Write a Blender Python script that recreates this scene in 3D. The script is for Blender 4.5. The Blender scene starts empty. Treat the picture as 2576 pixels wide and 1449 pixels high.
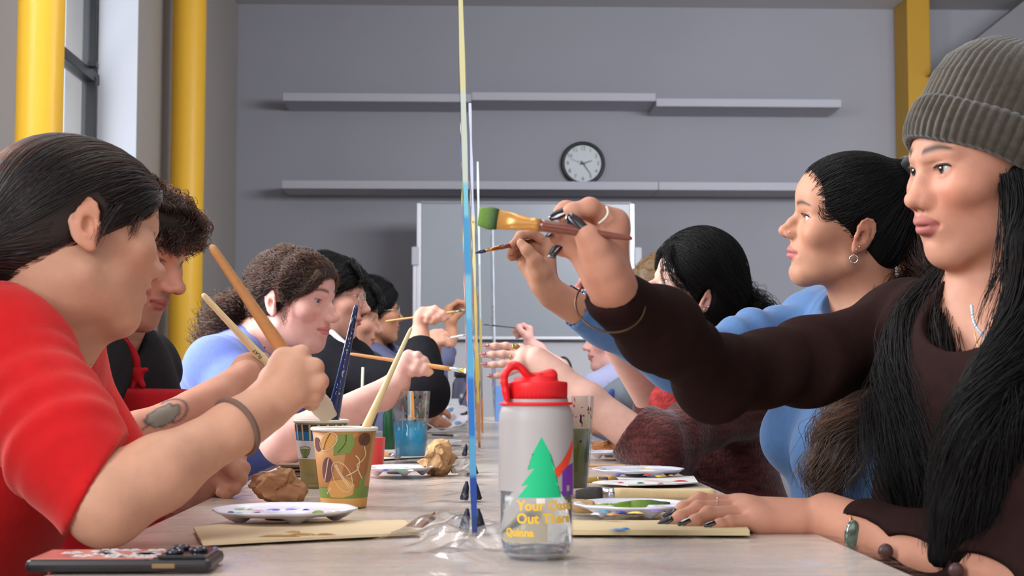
import bpy, bmesh, math, random
import numpy as np
from mathutils import Vector, Matrix, Euler
V = lambda *a: np.array(a if len(a) > 1 else a[0], float)
# ------------------------------------------------------------------ camera geometry (photo frame 2576 x 1449)
FPX, CX, CY = 3650.0, 1288.0, 724.5
TZ = 0.75                                  # table height
CAMP = V(0, 0, TZ + 0.171)
TH = math.atan((955 - CY) / FPX)
PSI = math.atan((CX - 1170) / FPX * math.cos(TH))
CF = V(math.sin(PSI) * math.cos(TH), math.cos(PSI) * math.cos(TH), math.sin(TH))
CR = V(math.cos(PSI), -math.sin(PSI), 0)
CU = np.cross(CR, CF)
def P(px, py, Y):
    """world point seen at photo pixel (px,py) standing Y metres down the table"""
    d = CF + CR * (px - CX) / FPX - CU * (py - CY) / FPX
    return CAMP + d * (Y / d[1])
def PT(px, py, z=TZ):
    """world point on the horizontal plane z seen at the pixel"""
    d = CF + CR * (px - CX) / FPX - CU * (py - CY) / FPX
    return CAMP + d * ((z - CAMP[2]) / d[2])
def mpp(Y): return Y / FPX
rng = np.random.default_rng(7)
# ------------------------------------------------------------------ signed distance modelling
class SDF:
    def __init__(s): s.pr = []
    def add(s, fn, lo, hi, k=0.01, op='u'): s.pr.append((fn, np.minimum(lo, hi), np.maximum(lo, hi), k, op)); return s
    def sph(s, c, r, k=.01, op='u'):
        c = V(c); return s.add(lambda p: np.sqrt(((p - c) ** 2).sum(-1)) - r, c - r, c + r, k, op)
    def ell(s, c, r, R=None, k=.01, op='u'):
        c, r = V(c), V(r); m = r.max(); R = np.eye(3) if R is None else np.asarray(R)
        def fn(p):
            q = (p - c) @ R
            k0 = np.sqrt(((q / r) ** 2).sum(-1)); k1 = np.sqrt(((q / r ** 2) ** 2).sum(-1)) + 1e-9
            return k0 * (k0 - 1) / k1
        return s.add(fn, c - m, c + m, k, op)
    def cone(s, a, b, ra, rb, k=.01, op='u', flat=None):
        """round cone a->b; flat=(axis, factor) squashes the section along an axis"""
        a, b = V(a), V(b); ab = b - a; L2 = ab @ ab + 1e-12; m = max(ra, rb)
        if flat is not None:
            ax = V(flat[0]); ax = ax / np.linalg.norm(ax); fq = flat[1]
        def fn(p):
            q = p - a; t = np.clip(q @ ab / L2, 0, 1); q = q - t[..., None] * ab
            if flat is not None:
                h = q @ ax; q = q + (h * (1 / fq - 1))[..., None] * ax
                d = np.sqrt((q ** 2).sum(-1)) - (ra + (rb - ra) * t)
                return d * (fq if fq < 1 else 1)
            return np.sqrt((q ** 2).sum(-1)) - (ra + (rb - ra) * t)
        m2 = m * (max(1, flat[1]) if flat is not None else 1)
        return s.add(fn, np.minimum(a, b) - m2, np.maximum(a, b) + m2, k, op)
    def chain(s, pts, rad, k=.01, op='u', flat=None):
        for i in range(len(pts) - 1): s.cone(pts[i], pts[i + 1], rad[i], rad[i + 1], k, op, flat)
        return s
    def box(s, c, h, R=None, r=.005, k=.01, op='u'):
        c, h = V(c), V(h); R = np.eye(3) if R is None else np.asarray(R); m = np.linalg.norm(h)
        def fn(p):
            q = np.abs((p - c) @ R) - (h - r)
            return np.sqrt((np.maximum(q, 0) ** 2).sum(-1)) + np.minimum(q.max(-1), 0) - r
        return s.add(fn, c - m, c + m, k, op)
    def disp(s, fn, lo, hi): return s.add(fn, V(lo), V(hi), 0, 'd')
    def plane(s, pt, n, k=.004):
        """cut away the side the normal points to"""
        pt, n = V(pt), V(n); n = n / np.linalg.norm(n)
        return s.add(lambda p: -((p - pt) @ n), V(-9, -9, -9), V(9, 9, 9), k, 's')
    def cut(s, pt, n, R=.09, k=.003):
        """the same, only within R of the point (cuffs, hems)"""
        pt, n = V(pt), V(n); n = n / np.linalg.norm(n)
        return s.add(lambda p: np.maximum(-((p - pt) @ n), np.sqrt(((p - pt - n * R * .8) ** 2).sum(-1)) - R), pt - 2 * R, pt + 2 * R, k, 's')
    def ev(s, pts, cen, mar):
        """pts (B,N,3), block centres (B,3), half diagonal mar"""
        D = np.full(pts.shape[:2], 0.5)
        km = np.maximum.accumulate([q[3] if q[4] == 'u' else 0 for q in s.pr][::-1])[::-1]
        for (fn, lo, hi, k, op), kk in zip(s.pr, km):
            m = mar + max(k, kk) + .012
            sel = np.where(((cen > lo - m) & (cen < hi + m)).all(-1))[0]
            if not len(sel): continue
            q = pts[sel]; a = D[sel]
            if op == 'd': D[sel] = a + fn(q, a); continue
            b = fn(q)
            if op == 's': b = -b; h = np.maximum(k - np.abs(a - b), 0) / max(k, 1e-6); D[sel] = np.maximum(a, b) + h * h * k / 4
            elif op == 'i': D[sel] = np.maximum(a, b)
            else: h = np.maximum(k - np.abs(a - b), 0) / max(k, 1e-6); D[sel] = np.minimum(a, b) - h * h * k / 4
        return D
    def at(s, pts):
        pts = np.asarray(pts, float)
        out = np.empty(len(pts))
        for i in range(0, len(pts), 20000):
            q = pts[i:i + 20000]; out[i:i + 20000] = s.ev(q[:, None, :], q, .06)[:, 0]
        return out
    def grad(s, pts, e=.0015):
        g = np.stack([s.at(pts + V(*(e * (np.arange(3) == i)))) - s.at(pts - V(*(e * (np.arange(3) == i)))) for i in range(3)], -1)
        return g / (np.linalg.norm(g, axis=-1, keepdims=True) + 1e-9)
    def mesh(s, h, n=8):
        un = [q for q in s.pr if q[4] == 'u']
        lo = np.min([q[1] for q in un], 0) - .03; hi = np.max([q[2] for q in un], 0) + .03
        bs = h * n; nb = np.ceil((hi - lo) / bs).astype(int)
        big = 4; nB = np.ceil(nb / big).astype(int)             # coarse pass on 4x4x4 blocks, then blocks
        G = np.stack(np.meshgrid(*[np.arange(q) for q in nB], indexing='ij'), -1).reshape(-1, 3)
        c = lo + (G + .5) * bs * big; hd = bs * big * .87
        G = G[np.abs(s.ev(c[:, None], c, hd)[:, 0]) < hd * 1.5 + .01]
        o = np.stack(np.meshgrid(*[np.arange(big)] * 3, indexing='ij'), -1).reshape(-1, 3)
        G = (G[:, None] * big + o).reshape(-1, 3); c = lo + (G + .5) * bs; hd = bs * .87
        G = G[np.abs(s.ev(c[:, None], c, hd)[:, 0]) < hd * 1.5 + .003]
        o = np.stack(np.meshgrid(*[np.arange(n + 1)] * 3, indexing='ij'), -1)
        of = o.reshape(-1, 3)
        DIM = (nb + 2 * big) * n + 2
        gid = lambda ix: (ix[..., 0] * DIM[1] + ix[..., 1]) * DIM[2] + ix[..., 2]
        cells, pos, eds = [], [], []
        for i in range(0, len(G), 600):
            g = G[i:i + 600]; base = g * n
            pts = lo + (base[:, None] + of) * h
            D = s.ev(pts, lo + (g + .5) * bs, bs * .87).reshape(-1, n + 1, n + 1, n + 1)
            S = D < 0
            acc = np.zeros((len(g), n, n, n, 3)); cnt = np.zeros((len(g), n, n, n))
            for ax in range(3):
                for u in (0, 1):
                    for w in (0, 1):
                        sl0 = [slice(None)] + [slice(0, n)] * 3; sl1 = list(sl0)
                        oth = [q for q in range(3) if q != ax]
                        sl0[1 + oth[0]] = slice(u, n + u); sl0[1 + oth[1]] = slice(w, n + w)
                        sl1 = list(sl0); sl1[1 + ax] = slice(1, n + 1)
                        a, b = D[tuple(sl0)], D[tuple(sl1)]; m = (a < 0) != (b < 0)
                        t = np.where(m, a / np.where(np.abs(a - b) < 1e-12, 1e-12, a - b), 0)
                        v = np.zeros(a.shape + (3,)); v[..., ax] = t; v[..., oth[0]] = u; v[..., oth[1]] = w
                        acc += v * m[..., None]; cnt += m
                        if u == 0 and w == 0:               # edge starting at the cell's corner
                            e = np.argwhere(m)
                            if len(e): eds.append((ax, base[e[:, 0]] + e[:, 1:], a[m] < 0))
            m = np.argwhere(cnt > 0)
            if len(m):
                ix = base[m[:, 0]] + m[:, 1:]
                cells.append(gid(ix)); pos.append(lo + (ix + acc[tuple(m.T)] / cnt[tuple(m.T)][:, None]) * h)
        if not cells: return np.zeros((0, 3)), np.zeros((0, 4), int)
        cells = np.concatenate(cells); pos = np.concatenate(pos)
        cells, fi = np.unique(cells, return_index=True); pos = pos[fi]
        F = []
        for ax, e, neg in eds:
            oth = [(ax + 1) % 3, (ax + 2) % 3]
            q = []
            for u, w in ((0, 0), (-1, 0), (-1, -1), (0, -1)):
                x = e.copy(); x[:, oth[0]] += u; x[:, oth[1]] += w; q.append(gid(x))
            q = np.stack(q, -1)
            j = np.searchsorted(cells, q); j = np.minimum(j, len(cells) - 1)
            ok = (cells[j] == q).all(-1)
            j[~neg] = j[~neg][:, ::-1]
            F.append(j[ok])
        return pos, np.concatenate(F)
# ------------------------------------------------------------------ blender helpers
COL = bpy.context.scene.collection
def link(o, parent=None):
    COL.objects.link(o)
    if parent is not None: o.parent = parent
    return o
def tag(o, label=None, cat=None, group=None, kind=None):
    if label: o['label'] = label
    if cat: o['category'] = cat
    if group: o['group'] = group
    if kind: o['kind'] = kind
    return o
def raw(name, v, f, mat=None, parent=None, cols=None, smooth=True, fmat=None):
    me = bpy.data.meshes.new(name)
    v = np.asarray(v, float)
    if isinstance(f, np.ndarray):
        k = f.shape[1]; me.vertices.add(len(v)); me.vertices.foreach_set('co', v.ravel())
        me.loops.add(f.size); me.loops.foreach_set('vertex_index', f.ravel().astype(np.int32))
        me.polygons.add(len(f)); me.polygons.foreach_set('loop_start', np.arange(0, f.size, k, dtype=np.int32))
        me.update(calc_edges=True)
    else: me.from_pydata([tuple(q) for q in v], [], f); me.update()
    if smooth: me.polygons.foreach_set('use_smooth', np.ones(len(me.polygons), bool))
    if cols is not None:
        a = me.color_attributes.new('col', 'FLOAT_COLOR', 'POINT')
        c = np.ones((len(v), 4)); c[:, :3] = cols; a.data.foreach_set('color', c.ravel())
    for m in (mat if isinstance(mat, (list, tuple)) else [mat]):
        if m: me.materials.append(m)
    if fmat is not None: me.polygons.foreach_set('material_index', np.asarray(fmat, np.int32))
    return link(bpy.data.objects.new(name, me), parent)
def srgb(c):
    c = np.asarray(c, float) / 255
    return np.where(c <= .04045, c / 12.92, ((c + .055) / 1.055) ** 2.4)
_M = {}
def mat(name, rgb=(200, 200, 200), rough=.5, metal=0, spec=.5, attr=False, bump=None, noise=None, sheen=0, trans=0, ior=1.45, coat=0, sss=0, alpha=None, emit=None):
    if name in _M: return _M[name]
    m = bpy.data.materials.new(name); m.use_nodes = True; nt = m.node_tree; N, L = nt.nodes, nt.links
    b = N['Principled BSDF']; b.inputs['Base Color'].default_value = (*srgb(rgb), 1)
    b.inputs['Roughness'].default_value = rough; b.inputs['Metallic'].default_value = metal
    b.inputs['Specular IOR Level'].default_value = spec; b.inputs['IOR'].default_value = ior
    b.inputs['Sheen Weight'].default_value = sheen; b.inputs['Transmission Weight'].default_value = trans
    b.inputs['Coat Weight'].default_value = coat
    if sss: b.inputs['Subsurface Weight'].default_value = sss; b.inputs['Subsurface Radius'].default_value = (.012, .005, .003); b.inputs['Subsurface Scale'].default_value = 1
    if alpha is not None: b.inputs['Alpha'].default_value = alpha
    if emit: b.inputs['Emission Color'].default_value = (*srgb(rgb), 1); b.inputs['Emission Strength'].default_value = emit
    src = None
    tc = N.new('ShaderNodeTexCoord')
    if attr:
        a = N.new('ShaderNodeAttribute'); a.attribute_name = 'col'; src = a.outputs['Color']
    if noise:                                   # (scale, amount, stretch)
        mp = N.new('ShaderNodeMapping'); mp.inputs['Scale'].default_value = noise[2] if len(noise) > 2 else (1, 1, 1)
        L.new(tc.outputs['Object'], mp.inputs['Vector'])
        n = N.new('ShaderNodeTexNoise'); n.inputs['Scale'].default_value = noise[0]; n.inputs['Detail'].default_value = 6
        L.new(mp.outputs['Vector'], n.inputs['Vector'])
        r = N.new('ShaderNodeMapRange'); r.inputs['From Min'].default_value = .3; r.inputs['From Max'].default_value = .7
        r.inputs['To Min'].default_value = 1 - noise[1]; r.inputs['To Max'].default_value = 1 + noise[1]
        L.new(n.outputs['Fac'], r.inputs['Value'])
        mx = N.new('ShaderNodeMix'); mx.data_type = 'RGBA'; mx.blend_type = 'MULTIPLY'; mx.inputs['Factor'].default_value = 1
        if src: L.new(src, mx.inputs[6])
        else: mx.inputs[6].default_value = (*srgb(rgb), 1)
        L.new(r.outputs['Result'], mx.inputs[7]); src = mx.outputs[2]
    if src: L.new(src, b.inputs['Base Color'])
    if bump:                                    # (scale, strength, distance, stretch)
        mp = N.new('ShaderNodeMapping'); mp.inputs['Scale'].default_value = bump[3] if len(bump) > 3 else (1, 1, 1)
        L.new(tc.outputs['Object'], mp.inputs['Vector'])
        n = N.new('ShaderNodeTexNoise'); n.inputs['Scale'].default_value = bump[0]; n.inputs['Detail'].default_value = 4
        L.new(mp.outputs['Vector'], n.inputs['Vector'])
        bp = N.new('ShaderNodeBump'); bp.inputs['Strength'].default_value = bump[1]; bp.inputs['Distance'].default_value = bump[2]
        L.new(n.outputs['Fac'], bp.inputs['Height']); L.new(bp.outputs['Normal'], b.inputs['Normal'])
    _M[name] = m
    return m
def rotm(e): return np.array(Euler([math.radians(q) for q in e], 'XYZ').to_matrix())
class Tr:
    """local -> world: rotation R (columns = local axes in world), scale, origin"""
    def __init__(s, t, R, sc=1.0): s.t, s.R, s.s = V(t), np.asarray(R), sc
    def __call__(s, *p): p = V(*p); return s.t + (p * s.s) @ s.R.T
    def inv(s, p): return (np.asarray(p) - s.t) @ s.R / s.s
HD = dict(nose_l=1.0, nose_w=1.0, tip_z=0.0, tip_y=0.0, bridge=0.0, lips=1.0, lip_y=0.0, chin=0.0, chin_z=0.0, jaw=1.0, cheek=1.0, brow=0.0, lid=.0040, ear=1.0, wide=1.0, fore=0.0, ears=(1, -1), ear_out=0.0, crown=0.0)
def head_sdf(S, T, p=None):
    q = dict(HD); q.update(p or {}); s = T.s; W = q['wide']
    def E(c, r, k, op='u', rot=None, both=False):
        for sx in ((1, -1) if both else (1,)):
            cc = (c[0] * sx * W, c[1], c[2]); R = T.R
            if rot is not None: R = T.R @ rotm((rot[0], rot[1] * sx, rot[2] * sx))
            S.ell(T(*cc), V(r) * s * V(W, 1, 1), R, k * s, op)
    def C(a, b, ra, rb, k, op='u', both=False):
        for sx in ((1, -1) if both else (1,)):
            S.cone(T(a[0] * sx * W, a[1], a[2]), T(b[0] * sx * W, b[1], b[2]), ra * s, rb * s, k * s, op)
    cw = q['crown']
    E((0, -.008, .050 - cw * .5), (.073, .090, .081 - cw * .5), .01)
    E((0, .034 + q['fore'], .056 - cw * .5), (.061, .053, .052 - cw * .3), .03)
    E((0, .040, -.008), (.060, .050, .058), .022)
    E((.043, .060, -.008), (.022 * q['cheek'], .023, .020), .022, both=True)      # cheekbones
    C((.049 * q['jaw'], .006, -.050), (.020, .066, -.079 + q['chin_z']), .015, .015, .035, both=True)
    E((0, .040, -.048), (.047 * q['jaw'], .046, .040), .022)
    E((0, .072 + q['chin'], -.080 + q['chin_z']), (.020, .0175, .0155), .022)
    E((0, .070 + q['lip_y'], -.040), (.029, .026, .025), .018)                    # muzzle
    # orbits and brow
    E((.033, .099, .014), (.019, .0165, .0115), .014, 's', (0, 0, -20), True)
    C((.011, .0865 + q['brow'], .0315), (.044, .070, .034), .0055, .005, .014, both=True)
    # nose
    nl = q['nose_l']; by = q['bridge']
    tip = V(0, .098 + .0150 * nl + q['tip_y'], -.0125 + q['tip_z']); w = q['nose_w']
    C((0, .0845 + by, .022), (0, (.0845 + by + tip[1]) / 2 + .0005, (.022 + tip[2]) / 2), .0058, .0066, .012)
    C((0, (.0845 + by + tip[1]) / 2 + .0005, (.022 + tip[2]) / 2), (0, tip[1] - .002, tip[2] + .001), .0066, .0088, .008)
    E((0, .0915 + q['lip_y'] * .5, -.0135), (.0155 * w, .0115, .0125), .010)
    E(tip, (.0098 * w, .0085, .0082), .006)
    E((.0115 * w, tip[1] - .0105, tip[2] - .0048), (.0068, .0098, .0072), .0055, rot=(0, 0, 12), both=True)
    C((0, tip[1] - .003, tip[2] - .005), (0, .0945 + q['lip_y'], -.0225), .0042, .004, .006)
    E((.0058 * w, tip[1] - .0085, tip[2] - .0105), (.0030, .0058, .0042), .0025, 's', (0, 0, 14), True)
    E((.0205 * w, tip[1] - .008, tip[2] - .003), (.0025, .006, .008), .006, 's', (0, 0, 20), True)      # alar crease
    # eyelids
    for sx in (1, -1):
        ec = T(.0315 * sx * W, .0715, .0165)
        S.sph(ec, .0140 * s, .006 * s)
        R = T.R @ rotm((0, 0, -14 * sx)) @ rotm((0, 5 * -sx, 0))
        S.ell(T(.0322 * sx * W, .0850, .0158), V(.0135, .0090, q['lid']) * s, R, .0012 * s, 's')
        S.ell(T(.0322 * sx * W, .0865, .0158 + q['lid'] + .0035), V(.015, .0035, .0011) * s, R, .003 * s, 's')   # lid crease
    # lips
    ly = q['lip_y']; lp = q['lips']
    E((.0070, .0925 + ly, -.0405), (.0125, .0080, .0052 * lp), .005, rot=(0, 8, -24), both=True)
    E((0, .0945 + ly, -.0412), (.0060, .0070, .0046 * lp), .004)
    E((.0045, .0915 + ly, -.0512), (.0130, .0080, .0058 * lp), .005, rot=(0, -6, -20), both=True)
    E((0, .104 + ly, -.0458), (.0260, .0115, .0007), .0028, 's')
    E((.0250, .092 + ly, -.0462), (.0035, .0055, .0025), .005, 's', both=True)
    E((0, .1015 + ly, -.0300), (.0026, .0045, .0070), .004, 's')                   # philtrum
    E((0, .100 + ly * .6, -.0625 + q['chin_z'] * .5), (.018, .0095, .0045), .009, 's')
    # ears
    for sx in q['ears']:
        e = q['ear']; X = .0715 * W + q['ear_out']; RE = rotm((14, 0, 0)) @ rotm((0, 0, -19 * sx)); ax = T.R @ RE
        def ep(y, z, o=0): v = RE @ V(o * sx, y * e, z * e); return T(X * sx + v[0], -.006 + v[1], -.001 + v[2])
        S.ell(ep(-.0035, .000, .003), V(.0045, .0168 * e, .0268 * e) * s, ax, .004 * s)
        S.ell(ep(.000, -.016, .0), V(.0042, .0095 * e, .0130 * e) * s, ax, .004 * s)
        S.ell(ep(.0005, -.002, .0065), V(.0062, .0072 * e, .0105 * e) * s, ax, .002 * s, 's')     # concha
        S.chain([ep(-.013, .004, .006), ep(-.0125, .014, .006), ep(-.006, .0215, .006), ep(.002, .021, .006)], [v * s * e for v in (.0012, .0017, .0017, .0012)], .002 * s, 's')     # scapha groove
        rim = [(.009, .002), (.0115, .012), (.0095, .022), (.003, .0285), (-.006, .0295), (-.014, .025), (-.0185, .015), (-.0185, .004), (-.0145, -.007), (-.009, -.016), (-.004, -.023)]
        S.chain([ep(y, z, .0030) for y, z in rim], [v * s * e for v in (.0020, .0023, .0025, .0027, .0028, .0028, .0027, .0026, .0025, .0027, .0034)], .0018 * s)
        S.ell(ep(.0015, -.0255, .002), V(.0042, .0058, .0062) * s * e, ax, .004 * s)
        S.chain([ep(-.0095, -.009, .004), ep(-.0098, .000, .0045), ep(-.0075, .009, .0045), ep(-.001, .015, .004)], [v * s for v in (.0020, .0024, .0024, .0018)], .0025 * s)   # antihelix
        S.ell(ep(.0095, -.004, .0045), V(.0032, .0034, .0058) * s, ax, .003 * s); S.sph(ep(-.003, -.0135, .0045), .0026 * s, .003 * s)   # tragus, antitragus
def ss(a, b, x): t = np.clip((x - a) / (b - a), 0, 1); return t * t * (3 - 2 * t)
def face_cols(v, T, skin, q=None, lip=(176, 96, 92), brow=(40, 28, 24), blush=.25, stubble=0, lash=True, nolips=False, brow_w=1.0, brow_a=.92):
    q = {**HD, **(q or {})}; p = T.inv(v); x, y, z = np.abs(p[:, 0]) / q['wide'], p[:, 1], p[:, 2]
    c = np.tile(srgb(skin), (len(v), 1)); hd = (y > .03) & (z > -.12) & (z < .15) & (x < .09)
    def mixc(m, rgb):
        m = (m * hd)[:, None]; c[:] = c * (1 - m) + srgb(rgb) * m
    red = V(skin) * V(1.04, .80, .76)
    mixc(blush * np.exp(-(((x - .043) / .026) ** 2 + ((z + .014) / .026) ** 2)), red)
    mixc(.5 * blush * np.exp(-((x / .012) ** 2 + ((z + .013) / .012) ** 2)) * (y > .1), red)
    ear = (.35 * ss(.070, .076, x) * ss(.034, .018, np.abs(p[:, 1] + .006)) * ss(.045, .03, np.abs(z)))[:, None]
    c = c * (1 - ear) + srgb(red) * ear
    if stubble:
        m = stubble * np.maximum(np.exp(-((x / .026) ** 2 + ((z + .030) / .008) ** 2)) * (y > .08), .55 * ss(-.035, -.06, z) * ss(.0, .03, y + .02))
        mixc(m, (70, 55, 50))
    if not nolips:
        ly = q['lip_y']; lp = q['lips']
        zu = -.0458 + (.0102 - .0030 * np.exp(-(x / .003) ** 2)) * lp * np.sqrt(np.clip(1 - (x / .0258) ** 2, 0, 1)); zl = -.0458 - .0112 * lp * np.sqrt(np.clip(1 - (x / .0250) ** 2, 0, 1))
        m = ss(.0012, -.0008, z - zu) * ss(-.0012, .0008, z - zl) * (y > .070 + ly) * (x < .026)
        mixc(.85 * m, lip); mixc(.6 * np.exp(-((z + .0458) / .0009) ** 2) * (x < .025) * (y > .07), (90, 40, 40))
    # brows: arched band
    bz = .0375 + .004 * np.sin(np.clip((x - .010) / .040, 0, 1) * 2.4) - .0030 * ss(.030, .052, x)
    bw = (.0040 - .0024 * ss(.025, .052, x)) * brow_w
    mixc(brow_a * np.exp(-((z - bz + q['brow'] * 0) / bw) ** 2) * ss(.009, .014, x) * ss(.054, .046, x), brow)
    if lash:
        ex = (x - .0322); up = .0158 + np.sqrt(np.clip(1 - (ex / .0145) ** 2, 0, 1)) * q['lid'] + ex * .09
        mixc(.9 * np.exp(-((z - up - .0006) / .0009) ** 2) * ss(.0145, .0115, np.abs(ex)), (25, 18, 16))
        lo = .0158 - np.sqrt(np.clip(1 - (ex / .0145) ** 2, 0, 1)) * q['lid'] + ex * .09
        mixc(.35 * np.exp(-((z - lo + .0004) / .0008) ** 2) * ss(.014, .011, np.abs(ex)), (60, 35, 30))
    return c
def eyes(T, parent, iris=(62, 38, 24), gaze=(0, 0), q=None):
    q = {**HD, **(q or {})}
    M = mat('eye_surface', attr=True, rough=.06, coat=.6)
    n = 20; vs = []; fs = []
    th = np.linspace(0, math.pi, n); ph = np.linspace(0, 2 * math.pi, 25)[:-1]
    d = np.array([(math.sin(t) * math.cos(a), math.cos(t), math.sin(t) * math.sin(a)) for t in th for a in ph])
    for i in range(n - 1):
        for j in range(24): fs.append((i * 24 + j, i * 24 + (j + 1) % 24, (i + 1) * 24 + (j + 1) % 24, (i + 1) * 24 + j))
    ang = np.degrees(np.repeat(th, 24)); bulge = 1 + .05 * np.exp(-(ang / 22) ** 2)
    c = np.tile(srgb((196, 186, 182)), (len(d), 1)); c[ang < 33] = srgb(np.array(iris) * .55); c[ang < 29] = srgb(iris); c[ang < 13] = srgb((8, 6, 6))
    for sx in (1, -1):
        R = T.R @ rotm((gaze[1], 0, -gaze[0]))
        v = T(.0315 * sx * q['wide'], .0715, .0165) + (d * bulge[:, None] * .0121 * T.s) @ R.T
        raw('eye', v, np.array(fs), M, parent, cols=c)
def lashes(T, parent, q=None, k=1.0):
    q = {**HD, **(q or {})}; l = q['lid']; M = mat('lash', (18, 14, 14), .6)
    for sx in (1, -1):
        pts = [T(sx * (.0322 + e), .0835 + .0022 * k - (e * 16) ** 2 * .045 - max(e, 0) * .35, .0158 + l * math.sqrt(max(0, 1 - (e / .0150) ** 2)) + e * .10 + .0008) for e in np.linspace(-.0125, .0152, 11)]
        tube('eyelashes', pts, np.array([.0003, .0006, .0008, .0009, .0010, .0011, .0012, .0012, .0012, .0010, .0005]) * k, M, parent)

def clear_ear(pts, T, grow=1.0):
    """drop strands that would run across an ear"""
    q = T.inv(pts.reshape(-1, 3)).reshape(pts.shape); q[..., 0] = np.abs(q[..., 0])
    ins = (((q - V(.080, -.006, .001)) / (V(.020, .019, .033) * grow)) ** 2).sum(-1) < 1
    out = pts.copy()
    for k in range(1, pts.shape[1]):                         # tucked in where they meet the ear
        stop = ins[:, :k + 1].any(1); out[stop, k] = out[stop, k - 1]
    return out[~ins[:, 0]]
SKIN = dict(attr=True, rough=.54, spec=.30, bump=(420, .16, .0012), noise=(55, .055), sss=.04)
def smooth_noise(seed, k, n=7):
    r = np.random.default_rng(seed); D = r.normal(size=(n, 3)); D /= np.linalg.norm(D, axis=1)[:, None]
    K = D * k * r.uniform(.6, 1.5, (n, 1)); ph = r.uniform(0, 6.28, n)
    return lambda p: np.sin(p @ K.T + ph).sum(-1) / math.sqrt(n)
def folds(S, a, b, amp, freq, seed=0, R=.12, twist=1.0, t0=0, t1=1, brk=(.45, .8)):
    """cloth folds running round the limb a->b"""
    a, b = V(a), V(b); L = np.linalg.norm(b - a); ax = (b - a) / L; nz = smooth_noise(seed, 16); n2 = smooth_noise(seed + 50, 40); n3 = smooth_noise(seed + 90, 22)
    u = np.cross(ax, V(.3, .5, .8)); u /= np.linalg.norm(u); w = np.cross(ax, u)
    def fn(p, d):
        q = p - a; s = q @ ax; t = s / L; th = np.arctan2(q @ u, q @ w)
        win = ss(t0 - .12, t0 + .1, t) * ss(t1 + .12, t1 - .1, t)
        rr = np.sqrt(np.maximum((q ** 2).sum(-1) - s ** 2, 0)); win = win * ss(R, R * .6, rr)
        f = np.sin(2 * math.pi * freq * s + twist * np.sin(th + seed) + 1.6 * nz(p)); win = win * np.clip(brk[0] + brk[1] * n3(p), 0, 1.3)
        return -amp * win * (np.abs(f) ** .7 * np.sign(f) * .7 + .5 * n2(p))
    S.disp(fn, np.minimum(a, b) - R, np.maximum(a, b) + R)
def cloth_noise(S, amp, k, seed, lo=(-9, -9, -9), hi=(9, 9, 9)):
    nz = smooth_noise(seed, k); S.disp(lambda p, d: amp * nz(p), lo, hi)
def ribs(S, ax, n_per_m, amp, lo, hi):
    ax = V(ax); ax = ax / np.linalg.norm(ax); S.disp(lambda p, d: amp * np.sin(p @ ax * 2 * math.pi * n_per_m), lo, hi)
class Hand:
    """hand from photo-measured joints: q(px,py,mm) offsets from depth Y; fingers are joint chains MCP..TIP"""
    def __init__(s, Y, zoom=None): s.Y = Y; s.z = zoom; s.nails = []
    def q(s, u, v, dm=0):
        if s.z: u, v = s.z[0] + u / s.z[2], s.z[1] + v / s.z[2]
        return P(u, v, s.Y + dm / 1000)
    def build(s, S, wrist, fore, fingers, thumb, rad=1.0, palm=(), wr=.022, fr=.026, nail=None, fthin=1.0):
        W = s.q(*wrist); F = s.q(*fore) if len(fore) == 3 and abs(fore[2]) < 900 else V(fore)
        s.W, s.F = W, F
        S.cone(W, F, wr * rad, fr * rad, .015)
        for i, fg in enumerate(fingers):
            pts = [s.q(*j) for j in fg]; b = V(.0098, .0088, .0078, .0066) * rad * fthin * (1, 1.02, .98, .86)[min(i, 3)]
            if len(pts) == 3: b = b[[0, 1, 3]]
            m = W + (pts[0] - W) * .28
            S.cone(m, pts[0], .0140 * rad, .0112 * rad, .008)
            S.chain(pts, b, .0035 * rad)
            for pj in pts[1:-1]: S.sph(pj, b[1] * 1.03, .004)
            s.nails.append((pts[-2], pts[-1], b[-1]))
        for i in range(len(fingers) - 1):
            S.cone(s.q(*fingers[i][0]) * .9 + W * .1, s.q(*fingers[i + 1][0]) * .9 + W * .1, .0105 * rad, .0105 * rad, .010)
        if thumb:
            pts = [s.q(*j) for j in thumb]
            S.cone(W * .7 + pts[0] * .3, pts[0], .016 * rad, .0155 * rad, .014)
            S.chain(pts, V(.0150, .0112, .0102, .0080)[:len(pts)] * rad, .006 * rad)
            s.nails.append((pts[-2], pts[-1], .0085 * rad))
        for a, b, r in palm: S.cone(s.q(*a), s.q(*b), r * rad, r * rad * .9, .014)
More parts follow.
